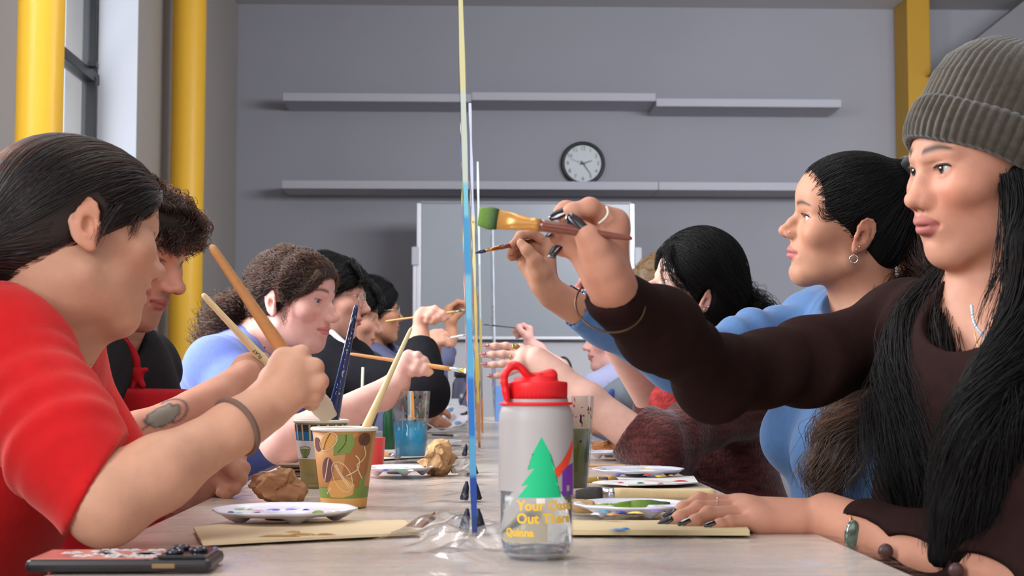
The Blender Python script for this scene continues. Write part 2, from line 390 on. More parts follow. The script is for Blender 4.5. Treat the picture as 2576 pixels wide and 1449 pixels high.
def add_nails(hand, parent, spec, M, out=(0, -1, .3)):
    """spec: list of (finger index, length, width) - curved polished nails lying on the finger tips"""
    for it in spec:
        i, ln, wd = it[:3]; o = V(it[3] if len(it) > 3 else out)
        a, b, r = hand.nails[i]; d = b - a; d /= np.linalg.norm(d)
        o = o - d * (o @ d); o /= np.linalg.norm(o); x = np.cross(d, o)
        vs = []; n = 9; m = 7
        for j in range(n):
            t = j / (n - 1); w = wd * (1 - .35 * max(0, t - .55) / .45) * (1 if t > .12 else .8)
            for k in range(m):
                al = (k / (m - 1) - .5) * 2
                vs.append(b + d * (r * .15 - r * 1.1 + (ln + r * 1.1) * t - .0016 * al * al * (t > .8)) + x * w * al * .5 + o * (r * .98 + .0012 - .35 * wd * al * al * .5 - .0022 * t * t))
        vs = np.array(vs); lo = vs - o * .0009
        fs = [(j * m + k, j * m + k + 1, (j + 1) * m + k + 1, (j + 1) * m + k) for j in range(n - 1) for k in range(m - 1)]
        N = n * m; f2 = [tuple(N + q for q in f[::-1]) for f in fs]
        ed = [k for k in range(m)] + [j * m + m - 1 for j in range(1, n)] + [(n - 1) * m + k for k in range(m - 2, -1, -1)] + [j * m for j in range(n - 2, 0, -1)]
        f3 = [(ed[q], N + ed[q], N + ed[(q + 1) % len(ed)], ed[(q + 1) % len(ed)]) for q in range(len(ed))]
        raw('fingernail', np.concatenate([vs, lo]), fs + f2 + f3, M, parent)
def frame(fwd, up):
    y = V(fwd) / np.linalg.norm(fwd); z = V(up) - y * (V(up) @ y); z /= np.linalg.norm(z); return np.stack([np.cross(y, z), y, z], -1)
def torso(S, neck, s1, s2, hip, g=0, bust=0, fwd=None, w=1.0, arms=True, belly=1.0):
    """neck base, two shoulders, hip centre; g inflates (garment)"""
    neck, s1, s2, hip = V(neck), V(s1), V(s2), V(hip); mid = (s1 + s2) / 2; up = mid - hip; lat = s2 - s1; lat /= np.linalg.norm(lat)
    R = np.stack([lat, np.cross(up / np.linalg.norm(up), lat), up / np.linalg.norm(up)], -1)
    R[:, 2] = np.cross(R[:, 0], R[:, 1]); R[:, 2] /= np.linalg.norm(R[:, 2]); R[:, 1] = np.cross(R[:, 2], R[:, 0])
    F = R[:, 1]
    if fwd is not None and F @ V(fwd) < 0: F = -F
    L = np.linalg.norm(up)
    S.cone(s1, s2, .050 + g, .050 + g, .05)
    S.cone(neck, mid + (neck - mid) * .1, .050 + g * .6, .058 + g, .04)
    S.cone(neck + (mid - neck) * .4, s1, .040 + g, .046 + g, .04); S.cone(neck + (mid - neck) * .4, s2, .040 + g, .046 + g, .04)
    S.ell(mid - up * .30 + F * .012, V(.150 * w + g, .098 * w + g, L * .40), R, .05)
    S.ell(mid - up * .70, V(.130 * w + g, .092 * w * belly + g, L * .38), R, .06)
    S.ell(hip, V(.165 * w + g, .120 * w + g, .12 + g), R, .06)
    if bust:
        for sx in (-1, 1): S.ell(mid - up * .36 + F * .085 + lat * sx * .066, V(.060, .055, .062) * bust + g * .6, R, .035)
    return F, lat
def legs(S, hip, F, lat, z0=.0, g=0):
    hip, F = V(hip), V(F) * V(1, 1, 0); F /= np.linalg.norm(F); l = V(lat) * V(1, 1, 0); l /= np.linalg.norm(l)
    for sx in (-1, 1):
        h = hip + l * sx * .085; k = h + F * .40 + l * sx * .03 + V(0, 0, .02); a = k * V(1, 1, 0) - F * .06 + V(0, 0, .09)
        S.chain([h, h * .4 + k * .6, k], [.085 + g, .072 + g, .058 + g], .04); S.chain([k, k * .6 + a * .4, a], [.056 + g, .050 + g, .036 + g], .02)
    return F, l
def shoes(parent, hip, F, lat, rgb=(40, 38, 40)):
    hip, F = V(hip), V(F) * V(1, 1, 0); F /= np.linalg.norm(F); l = V(lat) * V(1, 1, 0); l /= np.linalg.norm(l)
    for sx in (-1, 1):
        k = hip + l * sx * .115 + F * .34; b = V(k[0], k[1], 0)
        S = SDF(); S.cone(b - F * .03 + V(0, 0, .045), b + F * .13 + V(0, 0, .03), .042, .034, .02).cone(b + V(0, 0, .10), b + V(0, 0, .05), .042, .046, .03)
        S.plane(b + V(0, 0, .002), (0, 0, -1), .002)
        v, f = S.mesh(.008); raw('shoe', v, f, mat('shoe_leather', rgb, .5), parent)
# ------------------------------------------------------------------ hair
def hairmat(name, mel=.95, red=.3, rough=.28):
    if mel >= 1: return mat(name, (13, 10, 10), .48, spec=.28)
    if name in _M: return _M[name]
    m = bpy.data.materials.new(name); m.use_nodes = True; nt = m.node_tree; nt.nodes.remove(nt.nodes['Principled BSDF'])
    h = nt.nodes.new('ShaderNodeBsdfHairPrincipled'); h.parametrization = 'MELANIN'
    h.inputs['Melanin'].default_value = mel; h.inputs['Melanin Redness'].default_value = red; h.inputs['Roughness'].default_value = rough
    h.inputs['Radial Roughness'].default_value = .4; h.inputs['Random Color'].default_value = .15
    nt.links.new(h.outputs[0], nt.nodes['Material Output'].inputs['Surface']); _M[name] = m; return m
def strands(name, pts, r0, r1, M, parent):
    """pts (N,K,3) -> one hair curves object"""
    pts = np.asarray(pts, np.float32); N, K = pts.shape[:2]
    h = bpy.data.hair_curves.new(name); h.add_curves([K] * N)
    h.attributes['position'].data.foreach_set('vector', pts.reshape(-1)) if 'position' in h.attributes else h.position_data.foreach_set('vector', pts.reshape(-1))
    a = h.attributes.get('radius') or h.attributes.new('radius', 'FLOAT', 'POINT')
    t = np.linspace(0, 1, K); rad = (r0 + (r1 - r0) * t ** 2)[None, :] * rng.uniform(.8, 1.25, (N, 1))
    a.data.foreach_set('value', rad.astype(np.float32).ravel())
    h.materials.append(M)
    return link(bpy.data.objects.new(name, h), parent)
def resample(g, K):
    g = np.asarray(g, float); n = len(g); t = np.linspace(0, n - 1, K); out = np.empty((K, g.shape[1]))
    i = np.clip(t.astype(int), 0, n - 2); f = (t - i)[:, None]                        # Catmull-Rom
    p0, p1, p2, p3 = g[np.maximum(i - 1, 0)], g[i], g[i + 1], g[np.minimum(i + 2, n - 1)]
    return .5 * ((2 * p1) + (-p0 + p2) * f + (2 * p0 - 5 * p1 + 4 * p2 - p3) * f ** 2 + (-p0 + 3 * p1 - 3 * p2 + p3) * f ** 3)
def lock(guide, n, K=22, wave=0, wl=.08, frizz=.003, curl=0, cl=.025, clump=.5, core=None, short=.25, body=None, lift=.55):
    """strands scattered round a guide polyline of (point, radius); curl = helix radius"""
    g = resample([list(p) + [r] for p, r in guide], K); c, R = g[:, :3], g[:, 3]
    tan = np.gradient(c, axis=0); tan /= np.linalg.norm(tan, axis=1)[:, None] + 1e-9
    u = np.cross(tan, V(.31, .22, .92)); u /= np.linalg.norm(u, axis=1)[:, None] + 1e-9; w = np.cross(tan, u)
    s = np.concatenate([[0], np.cumsum(np.linalg.norm(np.diff(c, axis=0), axis=1))])
    th = rng.uniform(0, 6.283, n); rr = np.sqrt(rng.uniform(.15, 1, n)); ph = rng.uniform(0, 6.283, n) ; dr = rng.normal(0, .25, (n, 1))
    a = th[:, None] + dr * np.linspace(0, 1, K) * 3
    off = (np.cos(a) * rr[:, None] * R)[..., None] * u + (np.sin(a) * rr[:, None] * R)[..., None] * w
    if wave:
        wp = (s / wl)[None] * 6.283 + ph[:, None] * .35; off = off + (np.sin(wp) * wave * np.linspace(.3, 1, K))[..., None] * u + (np.cos(wp * .8) * wave * .6)[..., None] * w
    if curl:
        k = rng.uniform(.7, 1.3, (n, 1)); cp = (s / cl)[None] * 6.283 * k + ph[:, None]; am = curl * rng.uniform(.5, 1.4, (n, 1))
        off = off + (np.cos(cp) * am)[..., None] * u + (np.sin(cp) * am)[..., None] * w
    fz = np.cumsum(rng.normal(0, frizz / math.sqrt(K), (n, K, 3)), axis=1)
    pts = c[None] + off + fz
    L = rng.uniform(1 - short, 1, n)                                                 # uneven ends
    idx = np.linspace(0, 1, K)[None] * L[:, None] * (K - 1); i0 = np.clip(idx.astype(int), 0, K - 2); f = (idx - i0)[..., None]
    r = np.arange(n)[:, None]
    pts = pts[r, i0] * (1 - f) + pts[r, i0 + 1] * f
    if core is not None: core.chain([q for q in c[::3]], [max(x * .62, .002) for x in R[::3]], .008)
    return pts
def project(S, p, off, it=2):
    for _ in range(it):
        d = S.at(p); p = p - S.grad(p) * (d - off)[:, None]
    return p
def flow(S, roots, n, K, step, field, off=.0015, grow=0, jit=.25, curl=0, cl=.03, T=None):
    """combed hair: strands creep over the surface of S along a direction field"""
    if T is not None: q = T.inv(roots); w = .35 + 3.5 * ss(-.02, .06, q[:, 1]); r = roots[rng.choice(len(roots), n, p=w / w.sum())]   # denser at the hairline
    else: r = roots[rng.integers(0, len(roots), n)]
    out = [r]; p = r; o = off + rng.uniform(0, .002, n)
    J = rng.normal(0, jit, (n, 3))
    for k in range(K - 1):
        d = field(p); d = d / (np.linalg.norm(d, axis=1)[:, None] + 1e-9) + J * .5
        g = S.grad(p); d = d - g * (d * g).sum(1)[:, None]; d /= np.linalg.norm(d, axis=1)[:, None] + 1e-9
        p = p + d * step; dd = S.at(p); p = p - S.grad(p) * (dd - o - grow * k)[:, None]; out.append(p)
    pts = np.stack(out, 1)
    if curl:
        tan = np.gradient(pts, axis=1); tan /= np.linalg.norm(tan, axis=2)[..., None] + 1e-9
        u = np.cross(tan, V(.31, .22, .92)); u /= np.linalg.norm(u, axis=2)[..., None] + 1e-9; w = np.cross(tan, u)
        s = np.arange(K) * step; ph = rng.uniform(0, 6.28, (n, 1)); k = rng.uniform(.7, 1.3, (n, 1)); am = curl * rng.uniform(.4, 1.3, (n, 1)) * np.clip(np.arange(K) / 3, 0, 1)
        cp = s / cl * 6.283 * k + ph; pts = pts + (np.cos(cp) * am)[..., None] * u + (np.sin(cp) * am)[..., None] * w
    return pts
def cap_sdf(T, fc=(0, .120, -.020), fr=(.120, .080, .115), gx=.0755, gy=.0955, gz=.0855, nape=((.005, -.012), (-.08, -.075)), earcut=True, k=.008, crown=0.0):
    S = SDF(); s = T.s
    S.ell(T(0, -.0085, .0515 - crown * .5), V(gx, gy, gz - crown * .5) * s, T.R, .01); S.ell(T(0, .026, .060 - crown * .5), V(gx * .87, .0665, .056 - crown * .3) * s, T.R, .03)
    S.ell(T(0, -.045, -.005), V(.060, .052, .060) * s, T.R, .03)
    S.ell(T(*fc), V(fr) * s, T.R, k * s, 's')
    (y0, z0), (y1, z1) = nape; n = V(0, -(z1 - z0), (y1 - y0)); n = n / np.linalg.norm(n)
    S.plane(T(0, y0, z0), T.R @ n, .006 * s)
    if earcut:
        for sx in (1, -1): S.ell(T(.084 * sx, -.005, -.003), V(.024, .0195, .031) * s, T.R, .006 * s, 's')
    return S

def tube(name, pts, r, M, parent, closed=False, n=8, smooth=True):
    """round tube along points; r scalar or per point"""
    p = np.asarray(pts, float); N = len(p); r = np.broadcast_to(np.asarray(r, float), (N,))
    t = (np.roll(p, -1, 0) - np.roll(p, 1, 0)) if closed else np.gradient(p, axis=0); t /= np.linalg.norm(t, axis=1)[:, None] + 1e-12
    u = np.cross(t[0], V(.21, .37, .9)); u /= np.linalg.norm(u); U = []
    for k in range(N): u = u - t[k] * (u @ t[k]); u /= np.linalg.norm(u); U.append(u)
    U = np.array(U); W = np.cross(t, U); a = np.linspace(0, 2 * math.pi, n, endpoint=False)
    v = (p[:, None] + r[:, None, None] * (np.cos(a)[None, :, None] * U[:, None] + np.sin(a)[None, :, None] * W[:, None])).reshape(-1, 3)
    f = [(i * n + j, i * n + (j + 1) % n, (i + 1) % N * n + (j + 1) % n, (i + 1) % N * n + j) for i in range(N if closed else N - 1) for j in range(n)]
    if not closed: f += [tuple(range(n))[::-1], tuple((N - 1) * n + j for j in range(n))]
    if name is None: return v, f
    return raw(name, v, f, M, parent)
def glasses(T, parent, M, r=.024, y=.098, gl=None):
    for sx in (1, -1):
        c = [T(.0325 * sx + r * 1.05 * math.cos(a), y - .010 * abs(math.cos(a)) * (1 if math.cos(a) * sx > 0 else -.3), .010 + r * .92 * math.sin(a)) for a in np.linspace(0, 6.283, 25)[:-1]]
        tube('glasses_rim', c, .0011, M, parent, True)
        tube('glasses_arm', [T(.0325 * sx + r * 1.05 * sx, y - .010, .016), T(.066 * sx, .060, .017), T(.076 * sx, .0, .014)], .0013, M, parent)
        v = np.array(c); v2 = np.concatenate([v, v.mean(0)[None]]); raw('glasses_lens', v2, [(i, (i + 1) % 24, 24) for i in range(24)], mat('lens_glass', (235, 240, 245), .02, alpha=.12, spec=.8), parent)
    tube('glasses_bridge', [T(-.0075, y + .003, .013), T(0, y + .006, .016), T(.0075, y + .003, .013)], .0011, M, parent)
sc = bpy.context.scene
cam = bpy.data.objects.new('camera', bpy.data.cameras.new('camera')); COL.objects.link(cam); sc.camera = cam
M4 = Matrix(((*CR, 0), (*CU, 0), (*(-CF), 0), (0, 0, 0, 1))).transposed(); M4.translation = Vector(CAMP); cam.matrix_world = M4
cam.data.sensor_width = 36; cam.data.lens = 36 * FPX / 2576; cam.data.clip_start = .05
cam.data.dof.use_dof = True; cam.data.dof.focus_distance = 2.25; cam.data.dof.aperture_fstop = 51e-3 / .0042
sc.view_settings.view_transform = 'Standard'; sc.view_settings.look = 'None'; sc.view_settings.exposure = 0.4
sc.cycles.max_bounces = 8; sc.cycles.adaptive_threshold = .015; sc.cycles.diffuse_bounces = 4; sc.cycles.transparent_max_bounces = 24; sc.cycles.sample_clamp_indirect = 6; sc.cycles.caustics_reflective = False; sc.cycles.caustics_refractive = False
w = bpy.data.worlds.new('world'); sc.world = w; w.use_nodes = True
w.node_tree.nodes['Background'].inputs[0].default_value = (.74, .83, .95, 1); w.node_tree.nodes['Background'].inputs[1].default_value = 1.0
def area(name, loc, tgt, sx, sy, e, col=(1, 1, 1)):
    l = bpy.data.lights.new(name, 'AREA'); l.shape = 'RECTANGLE'; l.size = sx; l.size_y = sy; l.energy = e; l.color = col
    o = bpy.data.objects.new(name, l); COL.objects.link(o); o.location = loc; o.rotation_euler = (Vector(tgt) - Vector(loc)).to_track_quat('-Z', 'Y').to_euler(); return o
def boxv(lo, hi):
    (a, b, c), (d, e, f) = lo, hi
    return [(a, b, c), (d, b, c), (d, e, c), (a, e, c), (a, b, f), (d, b, f), (d, e, f), (a, e, f)], [(0, 3, 2, 1), (4, 5, 6, 7), (0, 1, 5, 4), (1, 2, 6, 5), (2, 3, 7, 6), (3, 0, 4, 7)]
def boxes(name, L, M, parent=None, bev=0, kind=None, label=None, cat=None, rot=None, group=None):
    v, f = [], []
    for lo, hi in L:
        a, b = boxv(lo, hi); n = len(v); v += a; f += [tuple(n + q for q in t) for t in b]
    o = raw(name, v, f, M, parent, smooth=False)
    if bev: m = o.modifiers.new('bevel', 'BEVEL'); m.width = bev; m.segments = 2; m.limit_method = 'ANGLE'
    return tag(o, label, cat, group, kind)
WX, BY, CZ = -1.53, 9.3, 3.345
WALL = mat('lilac_grey_wall_paint', (160, 161, 169), .75, spec=.25, noise=(1.2, .03), bump=(180, .06, .002))
WALLL = mat('warm_grey_wall_paint', (170, 164, 158), .75, spec=.25, noise=(1.2, .04))
YEL = mat('yellow_gloss_paint', (232, 180, 52), .42, spec=.4, noise=(5, .05, (1, 1, .3)), bump=(22, .12, .01, (1, 1, .25)))
boxes('floor', [((-1.9, -3.2, -.1), (4.7, BY + .2, 0))], mat('worn_timber_floor', (120, 100, 84), .55, noise=(3, .2, (6, 1, 1))), kind='structure')
boxes('ceiling', [((-1.9, -3.2, CZ), (4.7, BY + .2, CZ + .1))], mat('ceiling_paint', (196, 196, 200), .8), kind='structure')
boxes('wall_back', [((-1.9, BY, 0), (4.7, BY + .2, CZ))], WALL, kind='structure')
boxes('wall_right', [((4.5, -3.2, 0), (4.7, BY, CZ))], WALL, kind='structure')
boxes('wall_front', [((-1.9, -3.2, 0), (4.5, -3.0, CZ))], WALL, kind='structure')
WIN = [(-1.6, .2, .95, 3.0), (2.0, 3.75, .95, 3.0), (5.05, 6.69, .75, 3.15)]           # y0, y1, z0, z1 of the window openings
L = []; y = -3.0
for a, b, c, d in WIN: L += [((WX - .32, y, 0), (WX, a, CZ)), ((WX - .32, a, 0), (WX, b, c)), ((WX - .32, a, d), (WX, b, CZ))]; y = b
L.append(((WX - .32, y, 0), (WX, BY, CZ))); boxes('wall_left', L, WALLL, kind='structure')
FR = mat('black_window_frame', (14, 14, 17), .4); GLS = mat('window_glass', (235, 242, 248), .01, alpha=.10, spec=.6); REV = mat('white_reveal_paint', (214, 218, 226), .6)
for i, (a, b, c, d) in enumerate(WIN):
    g = WX - .20; zm = 2.30 if i == 2 else (c + d) / 2
    o = boxes('window_%d' % (i + 1), [((g - .03, a, c), (g + .03, a + .05, d)), ((g - .03, b - .05, c), (g + .03, b, d)), ((g - .03, a, c), (g + .03, b, c + .06)), ((g - .03, a, d - .06), (g + .03, b, d)), ((g - .02, a, zm - .025), (g + .04, b, zm + .025)), ((g + .0, b - .09, c), (g + .045, b - .05, zm))], FR, kind='structure', bev=.004)
    boxes('glass_pane', [((g - .003, a + .04, c + .05), (g + .003, b - .04, d - .05))], GLS, o)
    boxes('window_reveal', [((g + .032, b - .006, c), (WX + .012, b + .0, d)), ((g + .032, a, c), (WX + .012, a + .006, d)), ((g + .032, a, c - .012), (WX + .04, b, c + .004))], REV, o)
tag(boxes('latch', [((WX - .17, 6.50, 2.325), (WX - .13, 6.55, 2.35))], FR, bpy.data.objects['window_3'], .003))
area('window_daylight', (WX - .55, 2.9, 2.1), (0, 2.9, 1.25), 1.7, 2.0, 185, (.95, .97, 1)); area('window_daylight', (WX - .55, 5.6, 2.1), (0, 5.6, 1.25), 1.3, 2.2, 14, (.93, .96, 1)); area('camera_side_fill', (.9, -2.7, 2.2), (.7, 6, 1.3), 4.2, 2.0, 34, (.95, .96, 1)); area('added_wall_light', (2.3, 3.9, 2.45), (1.5, 9.3, 1.6), 2.6, .5, 100, (.94, .95, 1)); area('window_daylight', (WX - .55, -.7, 2.1), (0, -.2, 1.25), 1.7, 2.0, 150, (.95, .97, 1))  # camera-side fill and the back-wall light are added
area('added_table_light', (.0, 2.4, 3.22), (.0, 2.4, 0), .5, 4.0, 22, (1, .97, .93))  # added overhead light to brighten the table top, no lamp known there
# yellow pipes
def pipe(px, Y, r, label):
    x = (px - 1170) / FPX * Y; v = []; f = []; n = 48; zs = [0] + list(np.linspace(.05, CZ, 40))
    for z in zs:
        for a in np.linspace(0, 2 * math.pi, n, endpoint=False): q = r * (1 + .012 * math.sin(z * 3 + a)); v.append((x + q * math.cos(a), Y + q * math.sin(a), z))
    for j in range(len(zs) - 1):
        for i in range(n): f.append((j * n + i, j * n + (i + 1) % n, (j + 1) * n + (i + 1) % n, (j + 1) * n + i))
    o = raw('pipe', v, f, YEL); tag(o, label, 'pipe')
    tube('collar', [(x, Y, 0), (x, Y, .012)], r * 1.25, YEL, o, n=32); return o
pipe(99, 4.25, .067, 'yellow painted pipe standing left of the window, brightest and widest'); pipe(470, 7.25, .0835, 'yellow painted pipe on the shaded wall right of the window'); pipe(-25, 5.2, .07, 'dull yellow pipe at the left edge of the view')
boxes('wall_pier', [((WX, 7.6, 0), (WX + .06, 9.3, CZ))], WALLL, kind='structure', bev=.01)
# yellow pillar and stair at the far right
X = lambda px, Y: (px - 1170) / FPX * Y
Z = lambda py, Y: CAMP[2] + (955 - py) / FPX * Y
o = boxes('pillar', [((X(2293, 9.1), 9.0, 0), (X(2352, 9.1), 9.28, CZ))], mat('yellow_pillar_paint', (186, 142, 34), .55), bev=.006); tag(o, 'yellow painted square pillar at the right end of the back wall', 'pillar')
boxes('ledge', [((X(2352, 9.1), 9.05, Z(187, 9.1)), (4.4, 9.28, Z(170, 9.1)))], mat('yellow_pillar_paint'), None, .004, label='yellow painted ledge running right from the square pillar', cat='ledge')
v = [(X(2364, 8.9), 8.75, Z(171, 8.9)), (4.3, 8.75, Z(171, 8.9)), (4.3, 8.75, CZ - .01), (X(2625, 8.9), 8.75, CZ - .01)]
v2 = v + [(a, 9.02, c) for a, b, c in v]; o = raw('stair_soffit', v2, [(0, 1, 2, 3), (7, 6, 5, 4), (0, 4, 5, 1), (1, 5, 6, 2), (2, 6, 7, 3), (3, 7, 4, 0)], mat('grey_soffit', (128, 126, 130), .8), smooth=False); tag(o, 'slanting grey underside of a stair behind the yellow pillar', 'stair')
# floating shelves
SHM = mat('shelf_paint', (180, 180, 190), .55); k = 1
for nm, y0, y1, segs in (('upper', 230, 251, ((707, 1184, 0), (1185, 1655, .012), (1656, 2132, -.02))), ('lower', 453, 474, ((707, 1184, 0), (1185, 1660, 0), (1661, 2150, 0)))):
    for (a, b, dz), pos in zip(segs, ('left', 'middle', 'right')):
        Yf = 8.95; boxes('wall_shelf', [((X(a, Yf), Yf, Z(y1, Yf) + dz), (X(b, Yf), BY, Z(y0, Yf) + dz))], SHM, None, .003, label='%s length of the %s pale floating shelf on the back wall' % (pos, nm), cat='shelf', group='floating shelves on the back wall')
# clock
def disc(n, r, y, cx, cz): return [(cx + r * math.cos(a), y, cz + r * math.sin(a)) for a in np.linspace(0, 2 * math.pi, n, endpoint=False)]
def text(s, size, M, name='text', parent=None, fn=None, ext=.0006, align='CENTER', bold=0):
    """lettering as mesh; fn maps (x,y,depth) to world"""
    c = bpy.data.curves.new('t', 'FONT'); c.body = s; c.size = size; c.align_x = align; c.align_y = 'CENTER'; c.extrude = ext; c.offset = bold; c.resolution_u = 4
    o = bpy.data.objects.new('t', c); COL.objects.link(o); dg = bpy.context.evaluated_depsgraph_get(); me = o.evaluated_get(dg).to_mesh()
    v = np.array([q.co[:] for q in me.vertices]); f = [tuple(p.vertices) for p in me.polygons]; o.to_mesh_clear(); bpy.data.objects.remove(o)
    if fn is None: return v, f
    return raw(name, np.array([fn(*q) for q in v]), f, M, parent, smooth=False)
cx, cz, cy = X(1468, 9.27), Z(407, 9.27), 9.285
ck = raw('wall_clock', disc(64, .128, cy - .012, cx, cz) + disc(64, .128, BY, cx, cz), [tuple(range(64))[::-1]] + [(i, (i + 1) % 64, 64 + (i + 1) % 64, 64 + i) for i in range(64)], mat('clock_face', (205, 212, 214), .5), smooth=False)
tag(ck, 'round black-rimmed wall clock above the lower shelf', 'clock')
tube('clock_rim', [(cx + .131 * math.cos(a), cy - .014, cz + .131 * math.sin(a)) for a in np.linspace(0, 6.2832, 65)[:-1]], .0125, mat('clock_black', (20, 20, 26), .35), ck, True, 12)
NUM = mat('clock_numeral', (74, 80, 88), .6)
for n in range(1, 13):
    a = math.pi / 2 - n * math.pi / 6; v, f = text(str(n), .034, NUM); raw('numeral', [(cx + .098 * math.cos(a) + q[0], cy - .0135 - q[2], cz + .098 * math.sin(a) + q[1]) for q in v], f, NUM, ck, smooth=False)
def hand(nm, deg, l, w, y, M):
    a = math.radians(90 - deg); d = V(math.cos(a), 0, math.sin(a)); u = V(-d[2], 0, d[0]); c = V(cx, y, cz)
    p = [c - d * .02 + u * w, c - d * .02 - u * w, c + d * l - u * w * .5, c + d * l + u * w * .5]; raw(nm, p + [q + V(0, .001, 0) for q in p], [(0, 1, 2, 3), (7, 6, 5, 4), (0, 4, 5, 1), (1, 5, 6, 2), (2, 6, 7, 3), (3, 7, 4, 0)], M, ck, smooth=False)
HM = mat('clock_hand', (52, 50, 52), .5); hand('hour_hand', 73, .062, .0042, cy - .0165, HM); hand('minute_hand', 145, .088, .0036, cy - .0185, HM); hand('second_hand', 289, .085, .0012, cy - .0205, HM)
# whiteboard on a wheeled stand
Yb = 8.55; WBx0, WBx1 = X(1047, Yb), X(1598, Yb); zt, zb = Z(505, Yb), Z(846, Yb)
wb = boxes('whiteboard', [((WBx0 + .02, Yb, zb), (WBx1 - .02, Yb + .02, zt))], mat('whiteboard_enamel', (160, 168, 176), .25, noise=(2, .03))); tag(wb, 'large whiteboard on a stand against the back wall', 'whiteboard')
ALU = mat('aluminium_frame', (206, 208, 214), .35, .6)
boxes('side_frame', [((WBx0, Yb - .012, zb), (WBx0 + .026, Yb + .03, zt - .012))], ALU, wb, .003); boxes('side_frame', [((WBx1 - .026, Yb - .012, zb), (WBx1, Yb + .03, zt - .012))], ALU, wb, .003)
boxes('top_frame', [((WBx0 + .026, Yb - .008, zt - .014), (WBx1 - .026, Yb + .03, zt))], mat('grey_frame', (150, 152, 160), .4), wb, .003)
boxes('pen_tray', [((WBx0, Yb - .06, zb - .022), (WBx1, Yb + .03, zb))], ALU, wb, .004)
for xx in (WBx0 - .022, WBx1 + .004): boxes('stand_post', [((xx, Yb - .01, .06), (xx + .03, Yb + .03, Z(620, Yb)))], ALU, wb, .003); boxes('foot', [((xx - .005, Yb - .3, .02), (xx + .035, Yb + .34, .06))], ALU, wb, .006); boxes('bracket', [((xx - .006, Yb - .03, Z(668, Yb)), (xx + .036, Yb - .01, Z(622, Yb)))], mat('white_bracket', (200, 205, 214), .5), wb, .003)
boxes('lower_panel', [((WBx0 + .02, Yb + .005, .55), (WBx1 - .02, Yb + .015, zb - .03))], mat('white_cloth_panel', (205, 206, 212), .8), wb)
TX0, TX1, TY0, TY1 = -.370, .394, .80, 6.7
def woodmat(name, rgb, sc=8, amt=.12, rough=.5, stretch=(1, 9, 9), spec=.4):
    return mat(name, rgb, rough, spec=spec, noise=(sc, amt, stretch))
# ------------------------------------------------------------------ three folding tables end to end
for k, (a, b) in enumerate(((TY0, 2.63), (2.634, 4.46), (4.464, TY1))):
    t = boxes('folding_table', [((TX0, a, TZ - .03), (TX1, b, TZ))], woodmat('pale_wood_laminate', (246, 229, 215), 5, .09, .45, (1.0, 9, 1)), None, .004)
    tag(t, ['pale wood-look folding table nearest the camera', 'pale folding table in the middle of the row', 'pale folding table furthest from the camera'][k], 'table', 'tables set end to end')
    for yy in (a + .12, b - .12):
        for xx in (TX0 + .06, TX1 - .06): tube('leg', [(xx, yy, 0), (xx, yy, TZ - .03)], .014, mat('grey_table_leg', (96, 98, 102), .4, .5), t)
ZT = TZ + .0012
# crumpled clear plastic drop sheet
nz1, nz2, nz3 = smooth_noise(201, 14), smooth_noise(202, 46), smooth_noise(203, 120)
nx, ny = 130, 620; gx, gy = np.meshgrid(np.linspace(TX0 - .012, TX1 + .012, nx), np.linspace(.95, 5.8, ny))
q = np.stack([gx, gy * 1.0, 0 * gx], -1).reshape(-1, 3); cr = 1 - np.abs(nz2(q)) * .9
bunch = np.exp(-((q[:, 0] + .008) / .055) ** 2) * (.35 + .85 * np.exp(-((q[:, 1] - 1.56) / .14) ** 2))
hh = .0008 + .0012 * np.clip(cr, 0, 1) ** 4 + bunch * (.014 * np.clip(nz3(q) * .6 + .6, 0, 2) + .012 * np.clip(nz2(q), 0, 2)) 
hh *= ss(TX0 - .012, TX0 + .01, q[:, 0]) * ss(TX1 + .012, TX1 - .01, q[:, 0]) * .9 + .1
q[:, 2] = TZ + hh; f = np.array([(j * nx + i, j * nx + i + 1, (j + 1) * nx + i + 1, (j + 1) * nx + i) for j in range(ny - 1) for i in range(nx - 1)])
PL = bpy.data.materials.new('clear_plastic_film'); PL.use_nodes = True; nt = PL.node_tree; nt.nodes.remove(nt.nodes['Principled BSDF'])
tr = nt.nodes.new('ShaderNodeBsdfTransparent'); tr.inputs[0].default_value = (.97, .97, .975, 1); gl = nt.nodes.new('ShaderNodeBsdfGlossy'); gl.inputs['Roughness'].default_value = .09; fn = nt.nodes.new('ShaderNodeLayerWeight'); fn.inputs['Blend'].default_value = .35; mxs = nt.nodes.new('ShaderNodeMixShader')
tc = nt.nodes.new('ShaderNodeTexCoord'); no = nt.nodes.new('ShaderNodeTexNoise'); no.inputs['Scale'].default_value = 22; no.inputs['Detail'].default_value = 5; bp = nt.nodes.new('ShaderNodeBump'); bp.inputs['Strength'].default_value = .5; bp.inputs['Distance'].default_value = .01
nt.links.new(tc.outputs['Object'], no.inputs['Vector']); nt.links.new(no.outputs['Fac'], bp.inputs['Height']); nt.links.new(bp.outputs['Normal'], gl.inputs['Normal'])
mr = nt.nodes.new('ShaderNodeMapRange'); mr.inputs['To Min'].default_value = .03; mr.inputs['To Max'].default_value = .60; nt.links.new(fn.outputs['Facing'], mr.inputs['Value'])
nt.links.new(mr.outputs[0], mxs.inputs[0]); nt.links.new(tr.outputs[0], mxs.inputs[1]); nt.links.new(gl.outputs[0], mxs.inputs[2]); nt.links.new(mxs.outputs[0], nt.nodes['Material Output'].inputs['Surface'])
tag(raw('plastic_sheet', q, f, PL), 'clear crumpled plastic drop sheet spread over the tables', 'plastic sheet')
